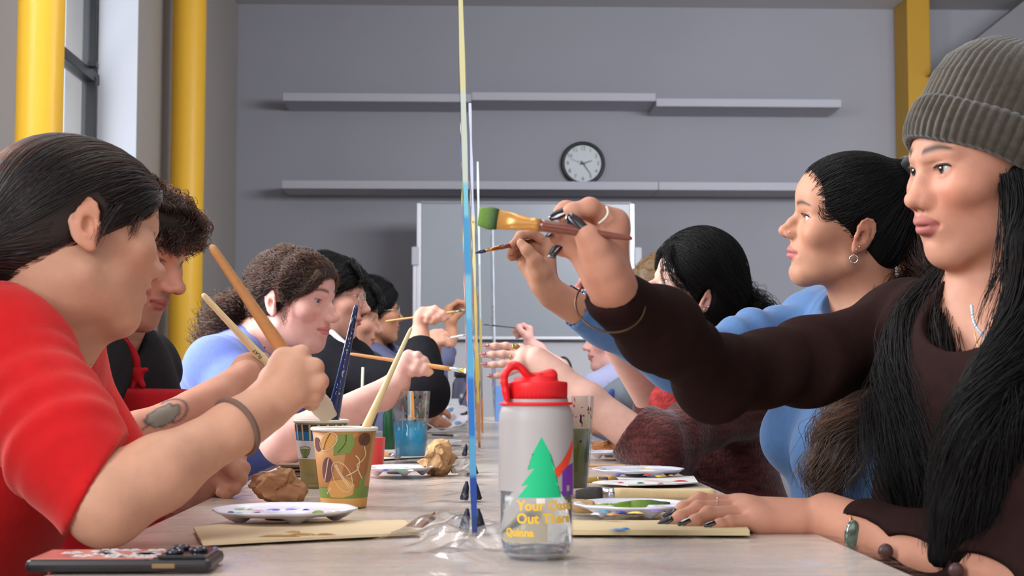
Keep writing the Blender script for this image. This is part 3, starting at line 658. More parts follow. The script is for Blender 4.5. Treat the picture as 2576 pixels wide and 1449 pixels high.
# ------------------------------------------------------------------ clear acrylic panels down the middle
AC = bpy.data.materials.new('clear_acrylic'); AC.use_nodes = True; nt = AC.node_tree; nt.nodes.remove(nt.nodes['Principled BSDF'])
tr = nt.nodes.new('ShaderNodeBsdfTransparent'); tr.inputs[0].default_value = (.95, .97, .97, 1); gl = nt.nodes.new('ShaderNodeBsdfGlossy'); gl.inputs['Roughness'].default_value = .03; fn = nt.nodes.new('ShaderNodeLayerWeight'); fn.inputs['Blend'].default_value = .3; pw = nt.nodes.new('ShaderNodeMath'); pw.operation = 'POWER'; pw.inputs[1].default_value = 4; nt.links.new(fn.outputs['Facing'], pw.inputs[0]); p2 = nt.nodes.new('ShaderNodeMath'); p2.operation = 'MULTIPLY'; p2.inputs[1].default_value = .45; nt.links.new(pw.outputs[0], p2.inputs[0]); mxs = nt.nodes.new('ShaderNodeMixShader')
nt.links.new(p2.outputs[0], mxs.inputs[0]); nt.links.new(tr.outputs[0], mxs.inputs[1]); nt.links.new(gl.outputs[0], mxs.inputs[2]); nt.links.new(mxs.outputs[0], nt.nodes['Material Output'].inputs['Surface'])
PAINT = mat('wet_acrylic_paint', attr=True, rough=.3, spec=.5)
def panel(label, y0, y1, xb, xt, bands, seed, th=.005, H=.82):
    """leaning sheet: xb/xt = x of its middle at the bottom and top; bands = paint runs on its near edge"""
    z0, z1 = ZT + .012, TZ + H; xz = lambda z: xb + (xt - xb) * (z - TZ) / H
    P8 = [(xz(z) + s * th / 2, y, z) for z in (z0, z1) for y in (y0, y1) for s in (-1, 1)]
    o = raw('acrylic_panel', P8, [(0, 1, 5, 4), (2, 6, 7, 3), (0, 4, 6, 2), (1, 3, 7, 5), (0, 2, 3, 1), (4, 5, 7, 6)], AC, smooth=False); tag(o, label, 'panel', 'acrylic panels standing along the tables')
    vs, fs, cs = [], [], []; r = np.random.default_rng(seed); zz = np.linspace(z0, z1, 160); nz = smooth_noise(seed, 60)
    for z in zz:                                            # painted edge
        t = (955 - (955 - (z - CAMP[2]) / y0 * FPX)) ; py = 955 - (z - CAMP[2]) / y0 * FPX
        c = srgb(bands[-1][1])
        for yb, cc in bands:
            if py + 22 * nz(V(0, 0, z)) < yb: c = srgb(cc); break
        w = th / 2 + .0006 + .0006 * nz(V(1, 0, z))
        for s in (-1, 1): vs.append((xz(z) + s * w, y0 - .0009, z)); cs.append(c)
        for s in (-1, 1): vs.append((xz(z) + s * w, y0 + .004, z)); cs.append(c)
    for j in range(len(zz) - 1):
        for a, b in ((0, 1), (1, 3), (3, 2), (2, 0)): fs.append((j * 4 + a, j * 4 + b, j * 4 + 4 + b, j * 4 + 4 + a))
    raw('painted_edge', vs, fs, PAINT, o, cols=np.array(cs), smooth=False)
    for s in (-1, 1):                                       # paint strokes on the two faces
        vs, fs, cs = [], [], []
        for k in range(46):
            yc, zc = r.uniform(y0 + .05, y1 - .05), TZ + abs(r.normal(.10, .22)) + .06
            if zc > TZ + H - .1: continue
            ry, rz = r.uniform(.02, .11), r.uniform(.005, .030); col = srgb([(64, 160, 210), (80, 190, 220), (226, 190, 70), (210, 120, 90), (70, 60, 60), (120, 150, 70), (220, 214, 200), (180, 60, 70), (60, 80, 150)][r.integers(0, 9)]); n = 14; m = len(vs); vs.append((xz(zc) + s * (th / 2 + .0012), yc, zc)); cs.append(col)
            for a in np.linspace(0, 6.283, n, endpoint=False):
                q_ = r.uniform(.75, 1.2); z = max(zc + rz * q_ * math.sin(a), z0); vs.append((xz(z) + s * (th / 2 + .0004), yc + ry * q_ * math.cos(a), z)); cs.append(col)
            fs += [(m, m + 1 + i, m + 1 + (i + 1) % n) for i in range(n)]
        tag(raw('paint_strokes', vs, fs, PAINT, o, cols=np.array(cs)), kind='stuff')
    return o
panel('nearest clear acrylic panel, tall, with a pale yellow and blue painted edge', 1.505, 3.33, .0105, -.0125, [(200, (214, 206, 150)), (470, (196, 206, 190)), (560, (120, 196, 214)), (700, (64, 156, 206)), (800, (120, 190, 214)), (960, (84, 170, 212)), (1120, (44, 120, 196)), (1210, (90, 160, 200)), (1290, (36, 72, 150)), (1500, (40, 66, 120))], 301)
panel('second clear acrylic panel behind the tall painted one, lilac-white edge', 3.38, 4.25, .034, .010, [(560, (196, 200, 226)), (700, (226, 216, 160)), (900, (232, 206, 120)), (1000, (226, 196, 90)), (1100, (210, 150, 90)), (1500, (150, 100, 80))], 302)
panel('third clear acrylic panel in the row, brown and yellow smears', 4.30, 6.0, .052, .036, [(640, (196, 206, 210)), (800, (170, 180, 180)), (900, (176, 160, 90)), (1000, (150, 140, 110)), (1500, (224, 150, 80))], 303)
panel('last clear acrylic panel at the far end of the row', 6.06, 6.65, .128, .115, [(900, (190, 196, 206)), (1100, (120, 130, 190))], 304)
DK = mat('dark_clamp_plastic', (32, 36, 52), .4)
for i, (y, x, lab) in enumerate(((1.62, .0085, 'dark slotted foot nearest the camera, clamped under the first panel'), (2.05, .0085, 'dark slotted foot second from the camera under the first panel'), (2.60, .0085, 'dark slotted foot beside the crumpled napkin under the first panel'), (3.22, .0085, 'dark slotted foot at the far end of the first panel'))):
    S = SDF()
    for s in (-1, 1): S.cone((x + s * .006, y, ZT + .026), (x + s * .007, y, ZT + .010), .0026, .0032, .003); S.cone((x + s * .007, y, ZT + .018), (x + s * .013, y, ZT + .004), .0032, .0030, .006); S.cone((x + s * .007, y + .018, ZT + .006), (x + s * .007, y - .018, ZT + .006), .004, .004, .004)
    v, f = S.mesh(.002); tag(raw('panel_foot', v, f, DK), lab, 'stand', 'feet holding the panels')
# ------------------------------------------------------------------ generic makers
def lathe(name, prof, c, M, parent=None, n=48, close=True, fmat=None):
    v = [(c[0] + r * math.cos(a), c[1] + r * math.sin(a), c[2] + z) for r, z in prof for a in np.linspace(0, 2 * math.pi, n, endpoint=False)]
    f = [(j * n + i, j * n + (i + 1) % n, (j + 1) * n + (i + 1) % n, (j + 1) * n + i) for j in range(len(prof) - 1) for i in range(n)]
    if close: f += [tuple(range(n))[::-1], tuple((len(prof) - 1) * n + i for i in range(n))]
    return raw(name, v, f, M, parent, fmat=fmat)
def on_cone(c, r0, r1, h, th0):
    """maps (arc metres, height, lift) onto a cup wall; th0 faces the camera"""
    def fn(x, z, d=0):
        r = r0 + (r1 - r0) * z / h; rm = (r0 + r1) / 2; a = th0 + x / rm; return (c[0] + (r + d) * math.cos(a), c[1] + (r + d) * math.sin(a), c[2] + z)
    return fn
def decal(name, polys, fn, M, parent, lift=.0003, sub=.003):
    """flat outlines [(pts)] wrapped on a surface: filled by fans of a fine grid"""
    bm = bmesh.new()
    for pts in polys:
        vs = [bm.verts.new((x, y, 0)) for x, y in pts]; bm.faces.new(vs)
    bmesh.ops.triangulate(bm, faces=bm.faces[:]); 
    for _ in range(5):
        ed = [e for e in bm.edges if e.calc_length() > sub]
        if not ed: break
        bmesh.ops.subdivide_edges(bm, edges=ed, cuts=1); bmesh.ops.triangulate(bm, faces=[q for q in bm.faces if len(q.verts) > 3])
    v = [fn(q.co.x, q.co.y, lift) for q in bm.verts]; bm.verts.index_update(); f = [tuple(q.index for q in p.verts) for p in bm.faces]; bm.free()
    return tag(raw(name, v, f, M, parent), kind='stuff' if len(polys) > 2 and ('spatter' in name or 'lines' in name or 'stripe' in name) else None)
def oval(cx, cy, a, b, rot=0, n=28, t0=0, t1=2 * math.pi):
    c, s = math.cos(rot), math.sin(rot); return [(cx + a * math.cos(t) * c - b * math.sin(t) * s, cy + a * math.cos(t) * s + b * math.sin(t) * c) for t in np.linspace(t0, t1, n, endpoint=t1 - t0 < 6.2)]
def stroke(pts, w):
    p = resample(np.array([(a, b) for a, b in pts], float), 24) if len(pts) < 12 else np.array(pts, float); t = np.gradient(p, axis=0); t /= np.linalg.norm(t, axis=1)[:, None] + 1e-9; n = np.stack([-t[:, 1], t[:, 0]], -1)
    return [[tuple(p[i] + n[i] * w), tuple(p[i] - n[i] * w), tuple(p[i + 1] - n[i + 1] * w), tuple(p[i + 1] + n[i + 1] * w)] for i in range(len(p) - 1)]
# ------------------------------------------------------------------ water bottle
if True:
    c = V((1348 - 1170) / FPX * 1.405, 1.405, ZT + .0015); R = .0360; z = lambda py: CAMP[2] + (955 - py) / FPX * 1.37 - c[2]
    FRO = mat('frosted_tritan', (198, 192, 190), .45, spec=.5, trans=.25, alpha=.93); CLR = mat('clear_tritan', (240, 244, 246), .03, trans=0, alpha=.16, spec=.8)
    zw = z(1236); H = z(1026)
    b = lathe('water_bottle', [(R * .80, .0), (R * .93, .003), (R, .010), (R, zw)], c, CLR, n=64, close=False); tag(b, 'clear water bottle with red lid and printed green pine tree, on the table front', 'bottle')
    lathe('frosted_wall', [(R, zw), (R, H - .014), (R * .985, H - .006), (R * .93, H), (R * .86, H + .004), (R * .86, z(1004))], c, FRO, b, 64, False)
    WM = mat('drinking_water', (236, 242, 246), .0, trans=1, ior=1.20); lathe('water', [(.001, .004), (R * .88, .004), (R * .95, .012), (R * .95, zw - .001), (.001, zw - .001)], c, WM, b, 64, False)
    lathe('base_puck', [(.001, .0), (R * .78, .0), (R * .9, .004), (R * .7, .010), (.001, .013)], c, mat('tinted_tritan', (150, 150, 160), .1, alpha=.45), b, 48, False)
    RED = mat('red_lid_plastic', (226, 34, 40), .42, spec=.4, sss=.0)
    lathe('tether_ring', [(R * .90, z(1021)), (R * .985, z(1019)), (R * .985, z(1014)), (R * .88, z(1012))], c, RED, b, 64, True)
    nr = 64; lp = [(R * .80, z(1006)), (R * .845, z(1005)), (R * .85, z(965)), (R * .83, z(961)), (R * .60, z(958)), (R * .58, z(950)), (R * .40, z(946)), (R * .38, z(938)), (R * .20, z(936)), (.001, z(936))]
    lid = lathe('lid', lp, c, RED, b, 96, False)
    me = lid.data
    for i, vv in enumerate(me.vertices):
        j, k = divmod(i, 96)
        if j in (1, 2) and k % 2: vv.co.x = c[0] + (vv.co.x - c[0]) * .975; vv.co.y = c[1] + (vv.co.y - c[1]) * .975
    S = SDF(); g = [P(1275, 1003, 1.385), P(1268, 950, 1.385), P(1283, 924, 1.385), P(1303, 920, 1.388), P(1322, 938, 1.39), P(1338, 958, 1.395)]
    gg = resample(np.array(g), 14); S.chain(list(gg), [.0034] * 14, .002, flat=((0, 1, 0), 2.0)); S.cone(gg[-1], P(1385, 945, 1.40), .006, .007, .006); v, f = S.mesh(.0018); raw('carry_loop', v, f, RED, b)
    fn = on_cone(c, R, R, 1, -math.pi / 2); mp = 1.37 / FPX; fx = lambda px: R * math.asin(max(-.999, min(.999, (px - 1348) * mp / R))); fz = lambda py: z(py)
    GR = mat('print_green', (20, 186, 124), .5); tree = [(1357, 1098), (1334, 1141), (1346, 1140), (1322, 1181), (1340, 1176), (1306, 1221), (1324, 1217), (1298, 1250), (1408, 1250), (1382, 1217), (1400, 1221), (1376, 1176), (1392, 1181), (1368, 1140), (1380, 1141)]
    decal('printed_tree', [[(fx(a), fz(q)) for a, q in tree]], fn, GR, b); decal('printed_trunk', [[(fx(a), fz(q)) for a, q in ((1344, 1251), (1344, 1264), (1366, 1264), (1366, 1251))]], fn, mat('print_white', (228, 222, 212), .5), b)
    decal('printed_swoosh', [[(fx(a), fz(q)) for a, q in ((1386, 1183), (1398, 1201), (1428, 1168), (1440, 1130), (1440, 1104), (1424, 1138), (1408, 1162))]], fn, mat('print_orange_red', (240, 74, 44), .5), b)
    decal('printed_shape', [[(fx(a), fz(q)) for a, q in ((1410, 1247), (1410, 1186), (1424, 1172), (1440, 1166), (1440, 1247), (1430, 1247), (1430, 1222), (1422, 1222), (1422, 1247))]], fn, mat('print_purple', (122, 52, 168), .5), b)
    YL = mat('print_yellow', (236, 186, 50), .5)
    for s, px, py, sz in (('Your Oasis', 1372, 1271, .0128), ('Out There', 1368, 1303, .0128), ('Quinna', 1300, 1338, .0100)):
        x0 = fx(px); text(s, sz, YL, 'lettering', b, lambda x, y, d, x0=x0, py=py: fn(x0 + x, fz(py) + y, d + .0003), .0001, bold=.0004)
# ------------------------------------------------------------------ paper cups
def cup(label, px, py_base, Y, r1, r0, h, M):
    c = V((px - 1170) / FPX * Y, Y, ZT)
    o = lathe('paper_cup', [(.001, .004), (r0 * .93, .004), (r0 * .93, .0), (r0, .0), (r0 + (r1 - r0) * .5, h * .5), (r1, h - .002), (r1 - .0012, h - .002), (r0 + (r1 - r0) * .1 - .001, h * .12), (.001, h * .11)], c, M, None, 64, False); tag(o, label, 'cup')
    rr = [(c[0] + r1 * math.cos(a), c[1] + r1 * math.sin(a), c[2] + h) for a in np.linspace(0, 6.2832, 65)[:-1]]
    tube('rolled_rim', rr, .0026, mat('cup_rim_white', (232, 226, 216), .55), o, True, 10); return o, c, on_cone(c, r0, r1, h, -math.pi / 2)
CT = mat('cup_tan', (196, 140, 84), .55)
o, c, fn = cup('tan paper coffee cup printed with beans and leaves, holding a pale brush', 869, 1272, 1.965, .0428, .0298, .104, CT)
u = lambda px, Y=1.92: (px - 869) / FPX * Y * 1.06; w = lambda py, Y=1.93: (1274 - py) / FPX * Y
pt = lambda L: [(u(a), w(b)) for a, b in L]
band = lambda y0, y1, a0=-.075, a1=.075: [[(a0 + (a1 - a0) * i / 24, y0), (a0 + (a1 - a0) * (i + 1) / 24, y0), (a0 + (a1 - a0) * (i + 1) / 24, y1), (a0 + (a1 - a0) * i / 24, y1)] for i in range(24)]
OR, GRN, PUR, BRN, CRM, ORD = mat('cup_light_orange', (222, 166, 92), .55), mat('cup_green', (122, 146, 72), .55), mat('cup_mauve', (112, 76, 78), .55), mat('cup_brown', (98, 58, 46), .55), mat('cup_cream_line', (232, 206, 170), .55), mat('cup_russet', (166, 108, 62), .55)
D = lambda nm, polys, M, l: decal(nm, polys, fn, M, o, l)
D('printed_band', band(.013, .0268), GRN, .0003); D('printed_band', band(.0008, .013), OR, .0003)
D('printed_patch', [pt([(905, 1085), (948, 1085), (940, 1180), (925, 1240), (880, 1240), (900, 1200), (870, 1190), (880, 1120)])], ORD, .0003); D('printed_patch', [pt([(840, 1205), (880, 1200), (902, 1215), (898, 1240), (872, 1247), (838, 1246), (828, 1225)])], OR, .0004)
D('printed_leaf', [pt([(862, 1090), (890, 1086), (897, 1110), (888, 1135), (850, 1142), (852, 1115)])], GRN, .0005); D('printed_leaf', [pt([(912, 1228), (916, 1205), (934, 1190), (930, 1240), (914, 1240)])], GRN, .0005)
D('printed_bean', [pt(oval(832, 1178, 16, 32, .16))], PUR, .0005); D('printed_bean', [pt(oval(921, 1102, 17, 16, .3))], BRN, .0005); D('printed_bean', [pt(oval(838, 1107, 15, 24, .75))], OR, .0006); D('printed_bean', [pt(oval(806, 1115, 14, 18, 0))], PUR, .0005)
ln = []
for L in (oval(870, 1195, 21, 40, -.42, 40), oval(838, 1107, 17, 26, .75, 36)): ln += stroke(pt(L + L[:1]), .0005)
for L in ([(852, 1165), (865, 1190), (888, 1225)], [(855, 1163), (870, 1192), (892, 1222)], [(838, 1148), (830, 1180), (822, 1206)], [(900, 1142), (910, 1155), (908, 1175), (895, 1185), (880, 1192)], [(920, 1120), (926, 1140), (918, 1155), (905, 1165), (912, 1185), (922, 1200)], [(826, 1238), (840, 1222)]): ln += stroke(pt(L), .0007)
D('printed_lines', ln, CRM, .0008); ln = []
for L in ([(878, 1090), (876, 1112), (860, 1135)], [(846, 1086), (835, 1105), (826, 1128)], [(932, 1090), (918, 1104), (908, 1116)]): ln += stroke(pt(L), .0005)
D('printed_veins', ln, mat('cup_dark_line', (74, 66, 40), .55), .0009)
o, c, fn = cup('paper cup with blue stripes and a bowl drawing, behind the tan cup', 811, 1222, 2.33, .0420, .0300, .104, mat('cup_olive', (168, 156, 96), .6))
u = lambda px: (px - 811) / FPX * 2.29 * 1.06; w = lambda py: (1224 - py) / FPX * 2.29; pt = lambda L: [(u(a), w(b)) for a, b in L]; D = lambda nm, polys, M, l: decal(nm, polys, fn, M, o, l)
D('printed_band', band(w(1152), w(1106)), mat('cup_white', (228, 226, 224), .6), .0003); D('printed_band', band(w(1106), w(1066)), mat('cup_blue', (38, 120, 176), .6), .0003); D('printed_band', band(w(1083), w(1066)), mat('cup_slate', (52, 66, 78), .6), .0005)
D('printed_stripes', [[(x, w(1105)), (x + .0032, w(1105)), (x + .0032, w(1066)), (x, w(1066))] for x in np.arange(-.064, .064, .0125)], mat('cup_beige', (206, 186, 140), .6), .0007)
D('printed_bowl', [pt([(761, 1126), (790, 1126), (786, 1138), (780, 1145), (772, 1145), (765, 1138)])], GRN, .0006); D('printed_lines', stroke(pt([(760, 1124), (776, 1121), (791, 1124), (788, 1137), (781, 1146), (771, 1146), (763, 1137), (760, 1125)]), .0005) + stroke(pt([(764, 1148), (784, 1148)]), .0004), mat('cup_ink', (48, 60, 60), .6), .0008)
for x0 in (-.024, .012): D('printed_scrawl', stroke([(x0 + .0014 * i, w(1192) + .004 * math.sin(i * 1.7) + .002 * math.sin(i * 3.1)) for i in range(14)], .0004), mat('cup_grey_ink', (128, 142, 128), .6), .0006)
text('tastion.co', .0058, CRM, 'lettering', o, lambda x, y, d: fn(u(798) + x, w(1217) + y, .0006 + d), .0001)
# ------------------------------------------------------------------ pint glasses with coloured water
GLASS = bpy.data.materials.new('drinking_glass'); GLASS.use_nodes = True; nt = GLASS.node_tree; nt.nodes.remove(nt.nodes['Principled BSDF'])
tr = nt.nodes.new('ShaderNodeBsdfTransparent'); tr.inputs[0].default_value = (.90, .91, .90, 1); gl = nt.nodes.new('ShaderNodeBsdfGlossy'); gl.inputs['Roughness'].default_value = .06; fr_ = nt.nodes.new('ShaderNodeLayerWeight'); fr_.inputs['Blend'].default_value = .35; pw = nt.nodes.new('ShaderNodeMath'); pw.operation = 'POWER'; pw.inputs[1].default_value = 2; nt.links.new(fr_.outputs['Facing'], pw.inputs[0]); p2 = nt.nodes.new('ShaderNodeMath'); p2.operation = 'MULTIPLY_ADD'; p2.inputs[1].default_value = .4; p2.inputs[2].default_value = .06; nt.links.new(pw.outputs[0], p2.inputs[0]); mxs = nt.nodes.new('ShaderNodeMixShader')
nt.links.new(p2.outputs[0], mxs.inputs[0]); nt.links.new(tr.outputs[0], mxs.inputs[1]); nt.links.new(gl.outputs[0], mxs.inputs[2]); nt.links.new(mxs.outputs[0], nt.nodes['Material Output'].inputs['Surface'])
def pint(label, px, Y, zl, rgb, seed):
    c = V((px - 1170) / FPX * Y, Y, ZT); r0, r1, h = .0318, .0410, .146
    g = lathe('pint_glass', [(.001, .002), (r0 * .96, 0), (r0, .003), (r1, h), (r1 - .002, h), (r0 - .002, .012), (.001, .012)], c, GLASS, None, 56, False); tag(g, label, 'glass')
    rl = lambda z: r0 - .0024 + (r1 - r0) * z / h
    lathe('paint_water', [(.001, .0125), (rl(.0125), .0125), (rl(zl), zl), (.001, zl)], c, mat('paint_water_%d' % seed, rgb, .25, spec=.4, noise=(14, .14, (1, 1, .3))), g, 48, False)
    r = np.random.default_rng(seed); fn = on_cone(c, r0, r1, h, -math.pi / 2)
    for nm, col, n, yl, yh in (('paint_spatter', (30, 26, 34), 16, .075, .145), ('paint_spatter', (196, 88, 110), 16, .11, .146), ('paint_spatter', (214, 170, 60), 6, .06, .11)):
        D2 = [oval(r.uniform(-.045, .045), r.uniform(yl, yh), r.uniform(.0006, .0024), r.uniform(.0008, .0042), r.uniform(-.3, .3), 9) for _ in range(n)]
        decal(nm, D2, fn, mat('spatter_%d_%d_%d' % col, col, .4), g, .0004)
    return g, c, fn
g, c, fn = pint('pint glass of bright blue paint water with an orange drip', 1034, 3.03, .085, (52, 170, 226), 401); decal('paint_drip', stroke([(.004, .145), (.0055, .12), (.007, .088)], .0022), fn, mat('drip_orange', (232, 160, 70), .4), g, .0005)
g, c, fn = pint('pint glass of murky olive green water behind the red-lidded bottle', 1424, 2.14, .098, (96, 98, 44), 402); decal('paint_drip', stroke([(.030, .125), (.031, .112), (.0305, .100)], .0016), fn, mat('drip_yellow', (206, 206, 120), .4), g, .0005)
# ------------------------------------------------------------------ crumpled paper
def crumple(label, px, py, Y, rx, ry, rz, seed, rgb, name='paper_napkin', cat='napkin'):
    c = PT(px, py, ZT); bm = bmesh.new(); bmesh.ops.create_icosphere(bm, subdivisions=2, radius=1); r = np.random.default_rng(seed); n1, n2_ = smooth_noise(seed, 3.2), smooth_noise(seed + 1, 7)
    for q in bm.verts: p_ = V(q.co[:]); k_ = .80 + .16 * n1(p_) + .12 * n2_(p_) + r.normal(0, .15); q.co = p_ * k_ + r.normal(0, .09, 3)
    for am in (.04, .018, .008):
        bmesh.ops.subdivide_edges(bm, edges=bm.edges[:], cuts=1, use_grid_fill=True)
        for q in bm.verts: q.co = V(q.co[:]) + r.normal(0, am, 3)
    bmesh.ops.triangulate(bm, faces=bm.faces[:]); bm.verts.index_update(); v = np.array([q.co[:] for q in bm.verts]); f = np.array([[q.index for q in p.verts] for p in bm.faces]); bm.free(); rad = np.ones(len(v))
    v = v * rad[:, None] * V(rx, ry, rz) * 1.08; v[:, 2] = np.maximum(v[:, 2] + rz * .80, 0) ; v = v + V(c[0], c[1], ZT)
    return tag(raw(name, v, f, mat('paper_%d_%d_%d' % tuple(rgb), rgb, .8, spec=.15, noise=(60, .12), bump=(140, .4, .002)), smooth=False), label, cat)
crumple('crumpled brown paper napkin left of the tan cup', 700, 1262, 1.98, .040, .030, .026, 411, (172, 132, 98)); crumple('crumpled brown paper ball beside the blue water glass', 1098, 1196, 2.52, .037, .034, .036, 412, (190, 150, 108)); crumple('small crumpled brown paper in front of the marled sleeve', 1515, 1136, 3.4, .03, .03, .014, 413, (168, 112, 70))
crumple('wad of clear white plastic beside the first panel', 1168, 1196, 2.6, .020, .03, .016, 414, (214, 210, 206), 'plastic_scrap', 'plastic scrap')
def slab(name, px, th, M, label, cat, z0=None, group=None, parent=None):
    """flat sheet whose outline is measured on the table plane"""
    p = np.array([PT(a, b, ZT) for a, b in px]); z0 = ZT + .002 if z0 is None else z0; n = len(p); v = [(a, b, z0) for a, b, _ in p] + [(a, b, z0 + th) for a, b, _ in p]
    o = raw(name, v, [tuple(range(n))[::-1], tuple(range(n, 2 * n))] + [(i, (i + 1) % n, n + (i + 1) % n, n + i) for i in range(n)], M, parent, smooth=False); tag(o, label, cat, group); return o
def blob(name, pts, parent, z, seed=1, M=None):
    """paint blobs: (px,py,rx_mm,ry_mm,rgb) raised domes on a flat top"""
    vs, fs, cs = [], [], []; r = np.random.default_rng(seed)
    for px, py, rx, ry, col in pts:
        c = PT(px, py, z); m = len(vs); n = 14; vs.append((c[0], c[1], z + .0022)); cs.append(srgb(col))
        for k, (rr, h) in enumerate(((.6, .0018), (1, .0002))):
            for i, a in enumerate(np.linspace(0, 6.283, n, endpoint=False)): q = rr * (1 + .25 * math.sin(3 * a + px) * (k + .3)); vs.append((c[0] + rx * .001 * q * math.cos(a), c[1] + ry * .001 * q * math.sin(a), z + h)); cs.append(srgb(col))
        fs += [(m, m + 1 + i, m + 1 + (i + 1) % n) for i in range(n)] + [(m + 1 + i, m + 1 + n + i, m + 1 + n + (i + 1) % n, m + 1 + (i + 1) % n) for i in range(n)]
    return tag(raw(name, vs, fs, PAINT, parent, cols=np.array(cs)), kind='stuff')
KR = woodmat('kraft_card', (204, 182, 146), 30, .05, .8); KD = mat('kraft_edge', (140, 100, 74), .8)
o = slab('cardboard_sheet', [(487, 1338), (560, 1328), (1018, 1318), (1035, 1337), (1060, 1350), (800, 1362), (512, 1378), (500, 1362)], .003, KR, 'pale kraft cardboard sheet with a brown smear, in front of the paint palette', 'cardboard'); blob('paint_smear', [(700, 1350, 20, 3, (150, 110, 60)), (765, 1346, 14, 4, (158, 118, 62)), (820, 1346, 10, 2.5, (150, 110, 60)), (740, 1340, 8, 2, (170, 130, 70))], o, ZT + .0051)
o = raw('torn_card', [tuple(PT(a, b, ZT) + V(0, 0, dz)) for a, b, dz in ((1022, 1336, .004), (1094, 1316, .012), (1096, 1319, .006), (1062, 1337, .004))] + [tuple(PT(a, b, ZT) + V(0, .004, dz + .0015)) for a, b, dz in ((1022, 1336, .004), (1094, 1316, .012), (1096, 1319, .006), (1062, 1337, .004))], [(0, 1, 2, 3), (7, 6, 5, 4), (0, 4, 5, 1), (1, 5, 6, 2), (2, 6, 7, 3), (3, 7, 4, 0)], KD, smooth=False); tag(o, 'narrow strip of torn brown card lifting off the cardboard sheet', 'cardboard')
o = slab('wooden_board', [(1330, 1326), (1868, 1324), (1886, 1352), (1330, 1350)], .0055, woodmat('bass_wood', (206, 184, 142), 20, .06, .6), 'pale thin wooden board in front of the resting hand', 'board'); blob('paint_dab', [(1556, 1334, 9, 3.5, (64, 136, 200)), (1572, 1332, 5, 2, (64, 136, 200))], o, ZT + .0076)
def palette(label, px, py, r, cols, seed, tilt=None, z=None):
    """round plastic palette with ten wells"""
    c = PT(px, py, ZT) if tilt is None else V(tilt[0]); c = c + V(0, 0, .0015); n, m = 80, 26; vs, fs, cs = [], [], []; rr = np.random.default_rng(seed); W = srgb((226, 224, 234))
    for j in range(m):
        for i in range(n):
            a = 2 * math.pi * i / n; t = j / (m - 1); rad = r * t * (1 + .018 * math.cos(10 * a) * (t > .8)); we = math.exp(-((t - .70) / .15) ** 2) * max(0, math.cos(5 * a)) ** 2 if True else 0; ce = ss(.36, .28, V(t))
            h = .0125 + .004 * ss(.85, 1.0, V(t)) - .0095 * we - .007 * ce; vs.append((rad * math.cos(a), rad * math.sin(a), float(h)))
            k = int((a / (2 * math.pi) * 10 + .5) % 10); col = W
            if we > .18 and cols[k % len(cols)]: col = srgb(cols[k % len(cols)])
            if ce > .5 and cols[0]: col = W * .7 + srgb(cols[-1] or (220, 220, 230)) * .3
            cs.append(col)
    N = len(vs); vs += [(x * (1 if k // n < m - 1 else 1.0), y, max(z_ - .0022, 0)) for k, (x, y, z_) in enumerate(vs)]; cs += [W * .96] * N
    for j in range(m - 1):
        for i in range(n): q = (j * n + i, j * n + (i + 1) % n, (j + 1) * n + (i + 1) % n, (j + 1) * n + i); fs += [q[::-1], tuple(N + t for t in q)]
    for i in range(n): q = ((m - 1) * n + i, (m - 1) * n + (i + 1) % n); fs.append((q[0], N + q[0], N + q[1], q[1]))
    v = np.array(vs)
    if tilt is not None: v = v @ rotm(tilt[1]).T
    o = raw('paint_palette', v + c, fs, mat('palette_plastic', attr=True, rough=.3, spec=.5), cols=np.array(cs)); tag(o, label, 'palette', 'round paint palettes'); return o, c
palette('white round palette with violet wash nearest the tan cup, left side', 717, 1316, .0845, [(196, 190, 226), (84, 96, 190), (214, 210, 232), None, (120, 156, 60), (236, 232, 220), (222, 180, 60), None, (180, 90, 150), (90, 170, 190)], 421)
palette('round palette with blue, yellow and green paint under the resting hand', 1592, 1301, .072, [(60, 130, 180), (226, 180, 60), (110, 150, 50), (90, 70, 150), (220, 120, 50), None, (70, 160, 190), (200, 60, 50), (60, 80, 150), None], 422)
palette('round palette with red and blue paint beside the red cardigan', 1606, 1204, .078, [(210, 70, 60), (70, 100, 190), (226, 190, 80), None, (60, 150, 110), (230, 150, 160), (80, 60, 140), None, (220, 160, 60), (120, 190, 210)], 423)
palette('round palette with green and blue dabs behind the tan cup', 1000, 1199, .062, [(30, 150, 120), (60, 70, 180), (216, 110, 100), None, (60, 160, 90), (200, 60, 90), None, (230, 220, 210), (70, 120, 190), None], 424)
palette('small far palette with violet paint beyond the olive glass', 1540, 1156, .055, [(110, 110, 190), (210, 70, 70), None, (230, 190, 170), (120, 130, 200), None], 425)
palette('palette held up edge-on by a hand at the far left', 0, 0, .075, [(30, 40, 44), (40, 60, 66), (120, 150, 180), (60, 80, 60), (210, 210, 220), (30, 60, 60)], 426, tilt=(P(1132, 1060, 4.7), (24, -16, 10)))
